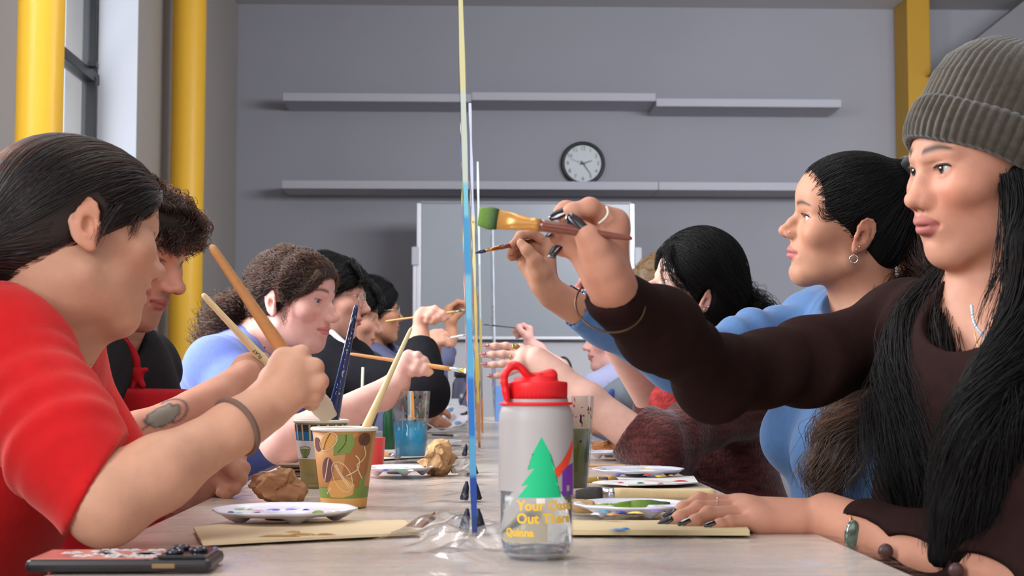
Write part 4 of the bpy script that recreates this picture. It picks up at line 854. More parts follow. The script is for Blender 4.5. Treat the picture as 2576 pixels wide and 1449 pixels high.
for nm, L in (('paint_palette', [(800, 1289, 7, 14, (120, 160, 60)), (824, 1290, 6, 10, (236, 236, 230)), (850, 1290, 6, 8, (208, 190, 70)), (690, 1284, 8, 6, (110, 100, 200)), (730, 1283, 7, 6, (150, 140, 220)), (650, 1287, 6, 6, (200, 160, 200)), (600, 1293, 6, 8, (120, 200, 200)), (580, 1290, 4, 6, (70, 60, 130)), (770, 1284, 4, 4, (60, 70, 160))]),
              ('paint_palette.001', [(1520, 1288, 8, 10, (64, 150, 180)), (1560, 1289, 7, 8, (60, 80, 160)), (1600, 1291, 9, 8, (226, 190, 70)), (1540, 1295, 7, 7, (214, 150, 60)), (1650, 1286, 8, 8, (110, 80, 160)), (1500, 1294, 5, 6, (230, 230, 235))]),
              ('paint_palette.002', [(1560, 1193, 10, 14, (70, 90, 190)), (1630, 1196, 9, 12, (214, 60, 60)), (1660, 1199, 8, 12, (230, 190, 60)), (1690, 1197, 5, 10, (210, 120, 50)), (1600, 1192, 6, 9, (60, 150, 130)), (1530, 1198, 7, 10, (226, 150, 160))]),
              ('paint_palette.003', [(1010, 1183, 8, 16, (30, 150, 120)), (968, 1184, 5, 12, (60, 70, 180)), (950, 1188, 6, 10, (214, 90, 100)), (1035, 1184, 5, 10, (230, 226, 220))])):
    blob('paint_dabs', L, bpy.data.objects[nm], ZT + .0148)
# paper, sticks and small things on the table
o = slab('paper_sheet', [(1490, 1222), (1560, 1208), (1745, 1206), (1756, 1222), (1700, 1226), (1580, 1229)], .002, mat('white_paper', (226, 220, 216), .8), 'torn white paper with red and green dabs below the far palette', 'paper', ZT + .004); blob('paint_dabs', [(1610, 1216, 6, 4, (40, 140, 100)), (1560, 1215, 5, 3, (220, 120, 130)), (1712, 1211, 11, 5, (210, 60, 60)), (1660, 1217, 5, 3, (230, 160, 150))], o, ZT + .0062)
slab('paper_sheet', [(930, 1130), (1080, 1124), (1110, 1150), (930, 1160)], .0012, mat('white_paper'), 'white paper sheet behind the blue water glass', 'paper'); slab('paper_sheet', [(1080, 1104), (1160, 1104), (1160, 1122), (1060, 1122)], .0012, mat('white_paper'), 'white paper sheet far down the left table', 'paper')
S = SDF(); a = PT(708, 1196, ZT); b = PT(770, 1200, ZT)
for k, dz in enumerate((.005, .012, .019)): S.chain([a + V(.004 * k, 0, dz), a + V(-.010 + .004 * k, .01, dz), a + V(.0, .03, dz)], [.0045] * 3, .002, flat=((0, 0, 1), .5)); S.box((a + b) / 2 + V(.006, .012, dz), (.028, .03, .0022), None, .001, .002)
v, f = S.mesh(.003); tag(raw('folded_napkin', v, f, mat('brown_napkin', (104, 80, 60), .85, noise=(60, .1))), 'folded dark brown paper napkin behind the striped cup', 'napkin')
# ------------------------------------------------------------------ brushes
def brush(label, a, b, r0, r1, handle, fer=(190, 190, 196), bris=(60, 60, 60), fl=.035, bl=.02, flat=1.0, rb=None, bellyf=.35, fer_m=1, group='paint brushes', tipcol=None, face=(0, -1, 0), rtip=None, rough=.4):
    """a = butt of the handle, b = bristle tip; r0 butt radius, r1 radius at the ferrule"""
    a, b = V(a), V(b); L = np.linalg.norm(b - a); d = (b - a) / L; rb = rb or r1 * 1.1
    fc = V(face) - d * (V(face) @ d); fc /= np.linalg.norm(fc); wd = np.cross(d, fc)
    def sweep(name, prof, M, parent=None, n=20, cols=None):
        v = []
        for t, rw, rt in prof: v += [a + d * t + wd * rw * math.cos(q) + fc * rt * math.sin(q) for q in np.linspace(0, 2 * math.pi, n, endpoint=False)]
        f = [(j * n + i, j * n + (i + 1) % n, (j + 1) * n + (i + 1) % n, (j + 1) * n + i) for j in range(len(prof) - 1) for i in range(n)] + [tuple(range(n))[::-1], tuple((len(prof) - 1) * n + i for i in range(n))]
        return raw(name, v, f, M, parent, cols=None if cols is None else np.repeat(cols, n, axis=0))
    hl = L - fl - bl; rm = max(r0, r1) * 1.18
    pr = [(0, r0 * .35, r0 * .35), (.002, r0 * .8, r0 * .8), (.006, r0, r0)] + [(hl * t, *(2 * [r0 + (r1 - r0) * t + (rm - max(r0, r1)) * math.exp(-((t - 1 + bellyf * .6) / .22) ** 2)])) for t in np.linspace(.08, 1, 14)]
    o = sweep('paint_brush', pr, handle); tag(o, label, 'brush', group)
    w = rb; sweep('ferrule', [(hl - .002, r1 * 1.06, r1 * 1.06), (hl + .004, r1 * 1.12, r1 * 1.12), (hl + .006, r1 * 1.02, r1 * 1.02), (hl + .009, r1 * 1.10, r1 * 1.1), (hl + fl * .5, (r1 + w) / 2, r1 * (1 + flat) / 2), (hl + fl, w, w * flat if flat < 1 else w)], mat('ferrule_%d_%d_%d' % tuple(fer), fer, .25, fer_m), o)
    rt = w * .25 if rtip is None else rtip; z = [0, .25, .5, .75, .93, 1]; wf = [1.02, 1.12, 1.12, 1 - (1 - rt / w) * .45, 1 - (1 - rt / w) * .85, rt / w * .9]
    cs = np.array([srgb(bris) * (1 - t) + srgb(tipcol or bris) * t for t in (0, .2, .6, .8, 1, 1)])
    sweep('bristles', [(hl + fl - .001 + bl * t, w * q, w * flat * q * (1 - .45 * t)) for t, q in zip(z, wf)], mat('bristle', attr=True, rough=.6, bump=(500, .6, .002, (1, 1, 1))), o, cols=cs)
    return o
PW = woodmat('pale_wood_handle', (224, 196, 148), 30, .05, .45, (6, 6, 1)); TW = woodmat('tan_wood_handle', (204, 146, 92), 30, .06, .45); RW = mat('red_brown_lacquer', (112, 52, 36), .3, coat=.5, noise=(20, .25)); NV = mat('navy_lacquer', (28, 44, 92), .25, coat=.6, noise=(14, .4)); DKB = mat('dark_lacquer', (36, 32, 34), .3, coat=.5)
HZ = lambda uu, vv, Y, z=(1180, 490, 4.141): P(z[0] + uu / z[2], z[1] + vv / z[2], Y)
brush('thick red-brown brush with green paint held by the woman in the beanie', HZ(1705, 456, 1.384), HZ(88, 226, 1.398), .0024, .0060, RW, (196, 140, 72), (34, 62, 40), .040, .019, .42, .0100, .55, .25, tipcol=(104, 142, 44), face=(0, -.35, 1) if 0 else (0, -1, .1), rtip=.0092)
brush('slim brown brush touching the panel, held by the woman in blue', HZ(1010, 395, 2.40), HZ(58, 608, 2.33), .0026, .0036, RW, (190, 130, 84), (62, 66, 90), .030, .018, 1, .0026)
brush('brush with a red butt between the bracelets of the two raised wrists', P(1434, 718, 3.20), P(1512, 766, 3.24), .0026, .0030, DKB, (150, 80, 80), (70, 50, 50), .012, .010)
brush('very thin dark brush held out by the person in lavender', P(1330, 828, 4.86), P(1214, 816, 4.82), .0016, .0022, DKB, (120, 120, 126), (80, 84, 96), .018, .012)
brush('blurred thick orange-brown brush dipped in the striped cup, held by the woman in red', P(530, 617, 1.60), P(836, 1062, 1.80) * .0 + P(838, 1066, 2.28) * 0 + P(832, 1056, 1.72), .0046, .0075, TW, (206, 200, 184), (216, 206, 180), .030, .034, .4, .0115, rtip=.010, fer_m=.3, bellyf=.5)
pb = brush('pale wooden flat brush pointing up from the fist of the man in the apron', P(509, 739, 2.10), P(760, 1010, 2.14), .0042, .0062, PW, (190, 190, 196), (200, 190, 170), .03, .02)
a, b = P(509, 739, 2.10), P(760, 1010, 2.14); d = (b - a) / np.linalg.norm(b - a); cc = P(650, 890, 2.1225) + V(0, -.0078, 0); up = np.cross(d, V(0, -1, 0)); text('FLAT', .0075, DKB, 'lettering', pb, lambda x, y, dd: cc - d * x - up * y * -1 + V(0, -dd, 0), .0002)
brush('long wooden brush with silver ferrule held out by the woman in lavender-blue', P(880, 890, 3.02), P(1188, 936, 3.00), .0032, .0044, TW, (206, 206, 212), (214, 206, 190), .030, .016, .5, .0050, rtip=.003)
brush('blurred pale thin brush held by the person in the black sweatshirt', P(970, 808, 3.80), P(1176, 780, 3.84), .0022, .0030, mat('pale_yellow_wood', (214, 184, 120), .5), (190, 190, 190), (150, 150, 150), .016, .014)
brush('white-handled brush with a yellow tip held at the far left', P(1120, 852, 4.5), P(1184, 840, 4.5), .0026, .0030, mat('white_lacquer', (216, 216, 212), .3), (190, 190, 190), (180, 140, 60), .014, .012)
nb = brush('navy blue brush spattered with paint standing in the striped cup', P(897, 766, 2.30), P(816, 1150, 2.335), .0040, .0098, NV, (60, 60, 70), (40, 40, 50), .03, .02, bellyf=.05)
r = np.random.default_rng(9); a, b = P(897, 766, 2.30), P(816, 1150, 2.335); S = SDF()
for _ in range(46): t = r.uniform(.08, .72); S.ell(a + (b - a) * t + V(r.uniform(-.003, .004), -(.0040 + .0062 * t) * 1.04, 0), V(.0009, .0007, r.uniform(.0012, .003)), None, .0001)
v, f = S.mesh(.0008); raw('paint_flecks', v, f, mat('fleck_teal', (150, 176, 160), .4), nb)
brush('pale wooden brush leaning in the tan coffee cup', P(1035, 824, 2.02), P(862, 1205, 1.955), .0026, .0058, PW, (196, 190, 170), (200, 180, 140), .03, .02, bellyf=.2)
# brushes lying on the table
def lying(label, p0, p1, r0, r1, h, **k):
    rr = max(r0, r1, k.get('rb', 0)) * 1.2; a, b = PT(*p0, ZT), PT(*p1, ZT); return brush(label, a + V(0, 0, rr + .0015), b + V(0, 0, rr + .0015), r0, r1, h, **k)
lying('broad wooden brush with silver ferrule and dark bristles lying behind the resting hand', (1800, 1266), (1446, 1268), .0075, .0078, PW, fer=(190, 192, 198), bris=(66, 62, 58), fl=.018, bl=.036, flat=.7, rb=.0095, rtip=.006, bellyf=.1)
lying('straw-bristled brush lying behind the wooden board', (1400, 1292), (1496, 1298), .004, .005, PW, fer=(180, 180, 180), bris=(176, 142, 92), fl=.015, bl=.030, flat=.5, rb=.008, rtip=.008)
lying('tan brush lying beside the coffee cup further down the left table', (935, 1113), (1000, 1114), .0055, .006, TW, fer=(200, 190, 180), bris=(180, 160, 140), fl=.02, bl=.02)
lying('tan brush lying in front of the blue water glass', (930, 1150), (1010, 1156), .0045, .005, TW, fer=(190, 180, 180), bris=(120, 90, 100), fl=.02, bl=.02)
lying('thin brown brush lying in front of the red cardigan', (1430, 1178), (1616, 1179), .0022, .0026, TW, fer=(120, 80, 60), bris=(90, 60, 50), fl=.02, bl=.012)
lying('yellow-handled brush lying beside the torn white paper', (1420, 1220), (1556, 1216), .004, .0045, mat('yellow_lacquer', (206, 164, 60), .4), fer=(200, 180, 140), bris=(196, 150, 60), fl=.02, bl=.02)
lying('dark brush lying beyond the blue water glass', (1085, 1098), (1142, 1100), .0028, .003, DKB, fer=(110, 90, 80), bris=(60, 60, 60), fl=.015, bl=.012)
lying('green-painted spatula brush lying across the palette under the hand', (1480, 1299), (1688, 1297), .0028, .0045, mat('green_lacquer', (116, 146, 48), .4), fer=(116, 146, 48), bris=(116, 146, 48), fl=.03, bl=.05, flat=.4, rb=.008, tipcol=(60, 70, 40), rtip=.006, fer_m=0)
# ------------------------------------------------------------------ phone
pc = V((332 - 1170) / FPX * 1.325, 1.333, TZ + .0022)
o = boxes('phone', [(tuple(pc + V(-.081, -.038, 0)), tuple(pc + V(.081, .038, .0112)))], mat('dark_phone_case', (32, 26, 28), .35), None, .0045); tag(o, 'phone lying face down in a floral case at the front left of the table', 'phone')
v = [pc + V(x, y, .0114) for x, y in oval(0, 0, 1, 1, 0, 4)]
boxes('back_panel', [(tuple(pc + V(-.077, -.034, .0108)), tuple(pc + V(.030, .034, .0120)))], mat('coral_case_print', (196, 120, 108), .25, coat=.4), o, .0008)
r = np.random.default_rng(4); vs, fs = [], []
for _ in range(16):
    cx_, cy_ = r.uniform(-.068, .024), r.uniform(-.03, .03)
    for k in range(5): m = len(vs); pts = oval(cx_ + .0055 * math.cos(k * 1.257), cy_ + .0055 * math.sin(k * 1.257), .0048, .0040, k * 1.257, 10); vs += [pc + V(a, b, .01225) for a, b in pts]; fs.append(tuple(m + q for q in range(10)))
raw('printed_flowers', vs, fs, mat('white_print', (226, 220, 222), .3), o, smooth=False)
boxes('camera_plate', [(tuple(pc + V(.034, -.034, .0108)), tuple(pc + V(.076, .034, .0142)))], mat('black_camera_plate', (20, 18, 20), .15, coat=.5), o, .0012)
for x, y in ((.045, -.018), (.064, -.002), (.045, .016)): lathe('camera_lens', [(.0001, .0), (.0085, .0), (.0085, .0028), (.0068, .0032), (.0066, .0024), (.0001, .0022)], pc + V(x, y, .0142), mat('lens_ring', (70, 70, 78), .15, .8), o, 28, False)
boxes('side_button', [(tuple(pc + V(.030, -.0388, .0035)), tuple(pc + V(.050, -.0376, .0075)))], mat('gold_button', (150, 120, 86), .3, .8), o, .0005)
# ------------------------------------------------------------------ far end of the tables
def vessel(name, label, cat, px, Y, prof, M, lid=None, n=32):
    c = V((px - 1170) / FPX * Y, Y, ZT); o = lathe(name, prof, c, M, None, n); tag(o, label, cat)
    if lid: lathe('lid', lid[0], c, lid[1], o, n)
    return o, c
BLKP = mat('black_lid_plastic', (24, 24, 28), .45)
o, c = vessel('flask', 'slate grey metal flask with black lid at the far end, left of the panels', 'flask', 1161, 5.9, [(.034, 0), (.036, .004), (.036, .150), (.030, .168), (.024, .176), (.024, .18)], mat('slate_powder_coat', (84, 84, 108), .5, .2), ([(.029, .18), (.030, .182), (.030, .206), (.027, .210)], BLKP))
fn = on_cone(c, .036, .036, 1, -math.pi / 2); decal('emblem', [p for t in (0, 1.05, 2.1) for p in stroke([(-.009 * math.cos(t), .105 - .011 * math.sin(t)), (0, .105), (.009 * math.cos(t), .105 + .011 * math.sin(t))], .0010)], fn, mat('emblem_white', (214, 214, 220), .5), o, .0004)
o, c = vessel('paint_pot', 'white plastic pot full of brushes in front of the grey flask', 'pot', 1127, 5.5, [(.032, 0), (.034, .003), (.040, .070), (.044, .072), (.044, .082), (.041, .083), (.041, .098), (.039, .098), (.036, .03), (.0, .03)], mat('white_pot_plastic', (206, 208, 214), .5))
for k, (x0, y0, x1, y1, r, lab, mm) in enumerate(((1087, 966, 1116, 1012, .0022, 'thin grey brush leaning left in the white pot', DKB), (1122, 952, 1127, 1010, .006, 'grey-green spoon-shaped handle standing in the white pot', mat('sage_plastic', (92, 112, 112), .5)), (1140, 962, 1136, 1012, .002, 'thin upright brush handle in the white pot', DKB), (1178, 974, 1148, 1020, .003, 'dark brush leaning right in the white pot', DKB))):
    brush(lab, P(x0, y0, 5.5), P(x1, y1, 5.5) + V(0, 0, -.03), r * (1.2 if k == 1 else 1), r * .8, mm, bris=(80, 80, 80), fl=.012, bl=.01, group='brushes in the white pot')
o, c = vessel('flask', 'dark flask with a black carrying loop beyond the spread fingers', 'flask', 1416, 5.3, [(.034, 0), (.036, .004), (.036, .145), (.031, .165), (.027, .172), (.027, .175)], mat('maroon_powder_coat', (66, 44, 48), .4, .3), ([(.031, .175), (.032, .177), (.032, .206), (.029, .209)], BLKP))
tube('carry_loop', [c + V(.030 * math.cos(a), 0, .205 + .046 * math.sin(a)) for a in np.linspace(0, math.pi, 15)], .0045, BLKP, o)
c = V((1256 - 1170) / FPX * 6.0, 6.0, ZT); o = boxes('carton', [(tuple(c + V(-.018, -.03, 0)), tuple(c + V(.03, .03, .145)))], mat('blue_carton', (110, 150, 210), .6), None, .003); tag(o, 'blue carton at the far end, right of the panels', 'carton')
o, c = vessel('iced_drink', 'clear plastic cup with lid and pale straw in front of the black sweatshirt', 'cup', 903, 3.55, [(.026, 0), (.028, .003), (.039, .118), (.040, .119), (.0385, .119), (.027, .006), (.0, .006)], GLASS)
lathe('lid', [(.0405, .117), (.0415, .119), (.0415, .124), (.038, .126), (.034, .130), (.0, .130)], c, mat('clear_lid', (220, 206, 214), .15, alpha=.55), o, 40, False); tube('straw', [c + V(.006, 0, .01), c + V(.011, 0, .200)], .0036, mat('cream_straw', (226, 222, 192), .5), o); lathe('drink', [(.0, .008), (.027, .008), (.034, .07), (.0, .07)], c, mat('dark_green_drink', (34, 66, 44), .2), o, 32, False)
vessel('paint_tub', 'red plastic tub half hidden behind the tan cup', 'tub', 942, 2.75, [(.018, 0), (.022, .060), (.023, .061), (.020, .061), (.0, .02)], mat('red_tub', (198, 52, 50), .45)); vessel('paint_bottle', 'dark green paint bottle left of the blue water glass', 'bottle', 980, 3.5, [(.014, 0), (.015, .002), (.015, .085), (.009, .096), (.007, .11), (.0, .112)], mat('green_bottle', (30, 84, 50), .35))
def want(n): return True
def tattoo(c, v):
    """grey-green plant tattoo on the man's forearm (ink in the skin)"""
    ax0, ax1 = P(340, 1105, 2.05), P(555, 1002, 2.10); a = (ax1 - ax0) / np.linalg.norm(ax1 - ax0); q = v - ax0; s = q @ a; n = V(0, -1, 0); n = n - a * (n @ a); n /= np.linalg.norm(n); up = np.cross(a, n); up = up if up[2] > 0 else -up
    h = q @ up - .009; ok = ((q @ n) > 0) & (s > -.06) & (s < .10) & (np.abs(h) < .05)
    nz = smooth_noise(3, 420)(v) * .0022
    r = np.sqrt(((s - .043) / .026) ** 2 + ((h - .002) / .013) ** 2) + nz * 40
    m1 = ok * ss(1.05, .9, r); ring = ok * np.exp(-((np.sqrt(((s - .058) / .021) ** 2 + ((h - .003) / .017) ** 2) - 1) / .10) ** 2) * (s > .05)
    stem = ok * np.exp(-((h + .006 - .0045 * np.sin(s * 60)) / .0016) ** 2) * ss(.03, .02, s) * ss(-.055, -.04, s); sk = ok * .5 * ss(.011, .005, np.abs(h - .006)) * ss(.0, -.012, s) * ss(-.05, -.04, s) * (np.sin(s * 900 + h * 700) > .2)
    for m, col in ((m1 * .8, (112, 128, 116)), (ok * np.exp(-((r - 1) / .10) ** 2) * .85, (52, 58, 66)), (ring * .8, (60, 66, 74)), (stem * .8, (60, 66, 74)), (sk, (70, 76, 84))):
        c = c * (1 - m[:, None]) + srgb(col) * m[:, None]
    return c
def person(label, S, h, cols, group=None):
    v, f = S.mesh(h); o = raw('person', v, f, mat('skin', **SKIN), cols=cols(v)); tag(o, label, 'person', group); return o
def garment(name, parent, S, h, M, label=None):
    v, f = S.mesh(h); o = raw(name, v, f, M, parent); tag(o, label); return o
KNIT = lambda n, rgb, **k: mat(n, rgb, .92, spec=.06, sheen=k.pop('sheen', .15), bump=k.pop('bump', (420, .5, .002)), noise=k.pop('noise', (60, .10)), **k)
def neckto(S, T, base, r0=.046, r1=.052):
    S.cone(T(0, -.012, -.045), base, r0 * T.s, r1, .03); S.cone(T(0, -.030, -.02), base, r0 * T.s * .95, r1, .03)
# ================================================================== beanie woman, near right
if want('A1'):
    T = Tr(P(2497, 440, 1.655), rotm((-9.5, -5.3, 101))); fp = dict(nose_l=.42, nose_w=1.22, bridge=-.006, tip_z=-.003, lips=1.28, lip_y=.002, chin=-.004, cheek=1.1, lid=.0048, jaw=.98, wide=1.0, crown=.03, fore=-.008)
    S = SDF(); head_sdf(S, T, fp)
    neck = P(2500, 800, 1.69); sR = P(2290, 835, 1.80); sL = P(2660, 1000, 1.50); hip = V(.68, 1.66, .50)
    neckto(S, T, neck, .047, .052); S.cone(neck, P(2500, 900, 1.66), .05, .05, .03); S.ell(P(2515, 850, 1.675), (.070, .062, .075), None, .03)
    S.cone(neck, sR, .045, .042, .04); S.cone(neck, sL, .045, .042, .04)
    eR = P(1803, 945, 1.66); wR = P(1545, 745, 1.44)
    S.chain([sR, eR, P(1640, 815, 1.53), wR], [.042, .036, .030, .0215], .02)
    H = Hand(1.42, (1180, 490, 4.141))
    H.build(S, (1500, 960, 8), (1620, 1200, 50),
            [[(1530, 275, 5), (1255, 135, -12), (1085, 185, -14), (985, 222, -12)],
             [(1440, 300, 16), (1180, 175, 16), (1010, 165, 12), (945, 195, 10)],
             [(1300, 360, 22), (1060, 330, 30), (960, 400, 14), (895, 440, 4)],
             [(1150, 430, 22), (1060, 430, 26), (1000, 500, 14), (945, 570, 6)]],
            [(1400, 760, -16), (1315, 545, -26), (1235, 430, -28), (1160, 350, -27)], 1.06,
            palm=[((1480, 900, -6), (1330, 600, -14), .0175), ((1330, 830, 6), (1130, 540, 8), .0135), ((1400, 700, 8), (1450, 350, 6), .014)], wr=.0205, fr=.0215)
    eL = P(2640, 1480, 1.42); wL = P(2085, 1300, 1.625)
    S.chain([sL, eL], [.042, .040], .02); S.chain([eL, P(2330, 1395, 1.53), wL], [.038, .034, .0235], .02)
    H2 = Hand(1.61, (1640, 1200, 4.6))
    H2.build(S, (2000, 470, 15), (2450, 700, -20),
             [[(960, 300, 62), (550, 262, 66), (360, 370, 60), (235, 445, 56)], [(1000, 340, 42), (540, 360, 44), (330, 470, 38), (190, 535, 36)],
              [(1080, 410, 22), (650, 425, 24), (500, 520, 16), (410, 545, 14)], [(1200, 490, 6), (900, 525, 2), (790, 555, -2), (710, 570, -3)]],
             [(1800, 420, 60), (1500, 420, 82), (1250, 440, 92), (1080, 470, 92)], .93, palm=[((1700, 450, 25), (1150, 420, 35), .017), ((1700, 520, 8), (1250, 540, 12), .014)], wr=.026, fr=.031)
    skin = (190, 134, 110)
    A1 = person('woman in grey ribbed beanie and dark brown sweater painting with a thick brush', S, .0021, lambda v: face_cols(v, T, skin, fp, lip=(168, 92, 88), brow=(24, 17, 15), blush=.35, brow_w=1.1))
    eyes(T, A1, (45, 28, 20), (3, 3), fp); lashes(T, A1, fp, 1.1)
    NM = mat('dark_nail_polish', (34, 24, 28), .15, coat=.8)
    add_nails(H, A1, [(0, .013, .0115, (.2, -.6, .5)), (2, .015, .0115, (-.5, -.7, -.3)), (3, .020, .012, (-.5, -.75, 0)), (4, .016, .0155, (-.35, -.9, .1))], NM)
    add_nails(H2, A1, [(0, .013, .011, (0, -.5, 1)), (1, .013, .011, (0, -.5, 1)), (2, .012, .010, (0, -.4, 1)), (3, .011, .009, (0, -.4, 1))], NM)
    # sweater
    G = SDF(); F, lat = torso(G, neck, sR, sL, hip, .012, bust=.6, fwd=(-1, 0, 0))
    G.chain([sR, P(2040, 912, 1.725), eR, P(1655, 830, 1.54), wR], [.056, .050, .045, .040, .0265], .03)
    G.sph(P(1800, 972, 1.66), .036, .03)
    G.chain([sL, eL], [.060, .055], .03); G.chain([eL, P(2330, 1393, 1.53), P(2190, 1345, 1.585)], [.052, .045, .037], .02)
    folds(G, sR, eR, .0035, 13, 3, .11, 2.2, .55, 1); folds(G, eR, wR, .0028, 15, 5, .10, 2.5, 0, .5); folds(G, sR, P(2480, 760, 1.70), .0045, 24, 8, .12, .8); cloth_noise(G, .003, 24, 2)
    G.sph(P(2520, 775, 1.60), .086, .012, 's')
    G.cone(P(1500, 690, 1.42), P(1490, 650, 1.41), .03, .05, .005, 's')
    G.cut(P(1530, 735, 1.432), P(1490, 640, 1.40) - P(1560, 790, 1.45))
    BR = KNIT('brown_sweater_knit', (40, 25, 23), bump=(500, .35, .002), sheen=.0)
    G.ell(P(2140, 1345, 1.545), (.044, .050, .024), rotm((0, 25, 0)), .004, 's')
    for c, r in ((P(2300, 1392, 1.49), (.030, .05, .016)), (P(2475, 1440, 1.43), (.030, .05, .016))): G.ell(c, r, rotm((0, 26, 0)), .004, 's')
    garment('sweater', A1, G, .0045, BR)
    for px, py, Y in ((2237, 1371, 1.52), (2395, 1430, 1.46)):
        SB = SDF(); SB.ell(project(G, P(px, py, Y - .02)[None], .001)[0], (.0085, .004, .0085), None, .002); v, f = SB.mesh(.0015); raw('button', v, f, mat('brown_button', (78, 52, 50), .35), A1)
    Gp = SDF(); FF, ll = legs(Gp, hip, F, lat, g=.01); Gp.ell(hip, (.15, .15, .10), None, .05); garment('trousers', A1, Gp, .010, mat('dark_trousers', (30, 30, 36), .85)); shoes(A1, hip, F, lat)
    # beanie: ribbed knit with a turned-up brim
    KN = KNIT('beanie_wool', (70, 63, 54), bump=(900, .6, .002), noise=(140, .22), sheen=.35)
    Tb = Tr(T(0, .002, .006), T.R @ rotm((32, 0, 0)), 1)
    def knit(name, prof, nr, amp, th):
        nt = nr * 8; vs = []; A = np.linspace(0, 2 * math.pi, nt, endpoint=False); n = len(prof)
        for sgn, off in ((1, 0), (-1, th)):
            for j, (z, rx, ry) in enumerate(prof):
                rib = (np.abs(np.sin(A * nr / 2 + .15 * np.sin(3 * A + z * 30))) ** .7 - .6) * amp * min(1, rx / .05) + .0006 * np.sin(z * 900 + A * nr)
                q = np.stack([np.cos(A) * (rx - off + rib), np.sin(A) * (ry - off + rib), np.full(nt, z) + .0012 * np.sin(A * 5 + j)], -1)
                vs.append(Tb(0, 0, 0) + q @ Tb.R.T)
        fs = []
        for L in (0, n):
            for j in range(n - 1):
                for i in range(nt):
                    f = ((L + j) * nt + i, (L + j) * nt + (i + 1) % nt, (L + j + 1) * nt + (i + 1) % nt, (L + j + 1) * nt + i); fs.append(f if L == 0 else f[::-1])
        for j0, j1 in ((0, n), (n - 1, 2 * n - 1)):
            for i in range(nt):
                f = (j0 * nt + i, j1 * nt + i, j1 * nt + (i + 1) % nt, j0 * nt + (i + 1) % nt); fs.append(f)
        return raw(name, np.concatenate(vs), np.array(fs), KN, A1)
    def oval(z, s, e=0): return (z, .082 * s + e, .101 * s + e)
    knit('beanie', [oval(.020, 1.02, .004), oval(.050, 1.0, .006), oval(.080, .97, .007), oval(.105, .90, .007), oval(.126, .76, .006), oval(.142, .55, .004), oval(.151, .30, .002), oval(.154, .05)], 58, .0034, .004)
    knit('beanie_brim', [(.0, .079, .098), (-.006, .083, .103), (-.004, .088, .1085), (.010, .0915, .1125), (.026, .0925, .113), (.040, .0915, .1115), (.046, .0885, .108), (.045, .085, .104)], 58, .0038, .003)
    # long black hair
    def pz(px, py, Y): return P(px, py, Y)
    core = SDF(); LK = []
    def lk(gs, n, **k): LK.append(lock([(pz(a, b, c), r) for a, b, c, r in gs], n, core=core if n > 100 else None, body=G, **k))
    for t in np.linspace(0, 1, 8):
        lk([(2545 + 70 * t, 440, 1.585, .013), (2562 + 60 * t, 620, 1.565, .016), (2560 + 60 * t, 800, 1.48, .020), (2465 + 130 * t, 1010, 1.45, .026), (2395 + 200 * t, 1220, 1.46, .026), (2360 + 220 * t, 1400, 1.47, .018)], 260, wave=.003, wl=.22, frizz=.006)
    for t in np.linspace(0, 1, 7):
        lk([(2500, 560, 1.76, .014), (2420 - 20 * t, 690, 1.735 - .02 * (1 - t), .018), (2385 - 100 * t, 810, 1.67 + .02 * t, .022), (2365 - 130 * t, 980, 1.61 + .04 * t, .024), (2400 - 170 * t, 1150, 1.58 + .05 * t, .022), (2420 - 130 * t, 1310, 1.58 + .04 * t, .016)], 240, wave=.005, wl=.17, frizz=.008)
    lk([(2520, 400, 1.60, .002), (2520, 500, 1.58, .002), (2516, 600, 1.575, .002), (2500, 700, 1.57, .003), (2470, 780, 1.56, .003)], 14); lk([(2545, 420, 1.60, .002), (2540, 520, 1.575, .002), (2530, 640, 1.57, .004), (2480, 760, 1.565, .004), (2455, 830, 1.56, .004)], 16)
    core.ell(T(0, -.035, .0), (.074, .06, .075), T.R, .02); core.ell(T(0, .075, -.03), (.10, .075, .11), T.R, .01, 's')
    garment('hair', A1, core, .005, mat('black_hair_mass', (11, 9, 10), .65, spec=.15))
    strands('hair_strands', np.concatenate(LK), .00042, .0002, hairmat('black_hair', 1.0, .35), A1)
    # jewellery
    def tubeS(name, pts, r, M, closed=False):
        S2 = SDF(); S2.chain(pts, [r] * len(pts), r * .3); v, f = S2.mesh(r * .7); return raw(name, v, f, M, A1)
    SIL = mat('silver', (205, 205, 210), .22, 1); GOLD = mat('gold', (212, 172, 104), .25, 1)
    PE = mat('pearl', (190, 205, 215), .2, coat=.5)
    SB = SDF()
    for t in np.linspace(0, 1, 26):
        g = resample([P(2444, 770, 1.600), P(2452, 815, 1.585), P(2480, 848, 1.578), P(2515, 857, 1.578), P(2570, 845, 1.585)], 26)[int(t * 25)]; SB.sph(g, .0021, .0003)
    v, f = SB.mesh(.0011); raw('bead_necklace', v, f, PE, A1)
    tubeS('pendant_cord', list(resample([P(2452, 838, 1.585), P(2462, 880, 1.577), P(2471, 908, 1.573)], 6)) + list(resample([P(2471, 908, 1.573), P(2500, 880, 1.573), P(2520, 850, 1.576)], 5)), .0008, GOLD)
    SB = SDF(); c = P(2472, 925, 1.570)
    for a in np.linspace(0, 6.28, 13)[:-1]: SB.sph(c + V(.0045 * math.cos(a), 0, .0058 * math.sin(a)), .0022, .003)
    v, f = SB.mesh(.001); raw('pendant', v, f, mat('pale_green_stone', (150, 172, 160), .2), A1)
    SB = SDF(); a, b = H.q(1440, 135, -10), H.q(1370, 290, -8)
    for t in np.linspace(0, 1, 15):
        w = H.q(1430 + 28 * math.sin(t * 3.14) - 75 * t * t, 125 + 170 * t, -17 - 4 * math.sin(t * 3.14)); SB.sph(w, .0012, .0002)
    v, f = SB.mesh(.0007); raw('beaded_ring', v, f, mat('pearl2', (225, 220, 205), .25), A1)
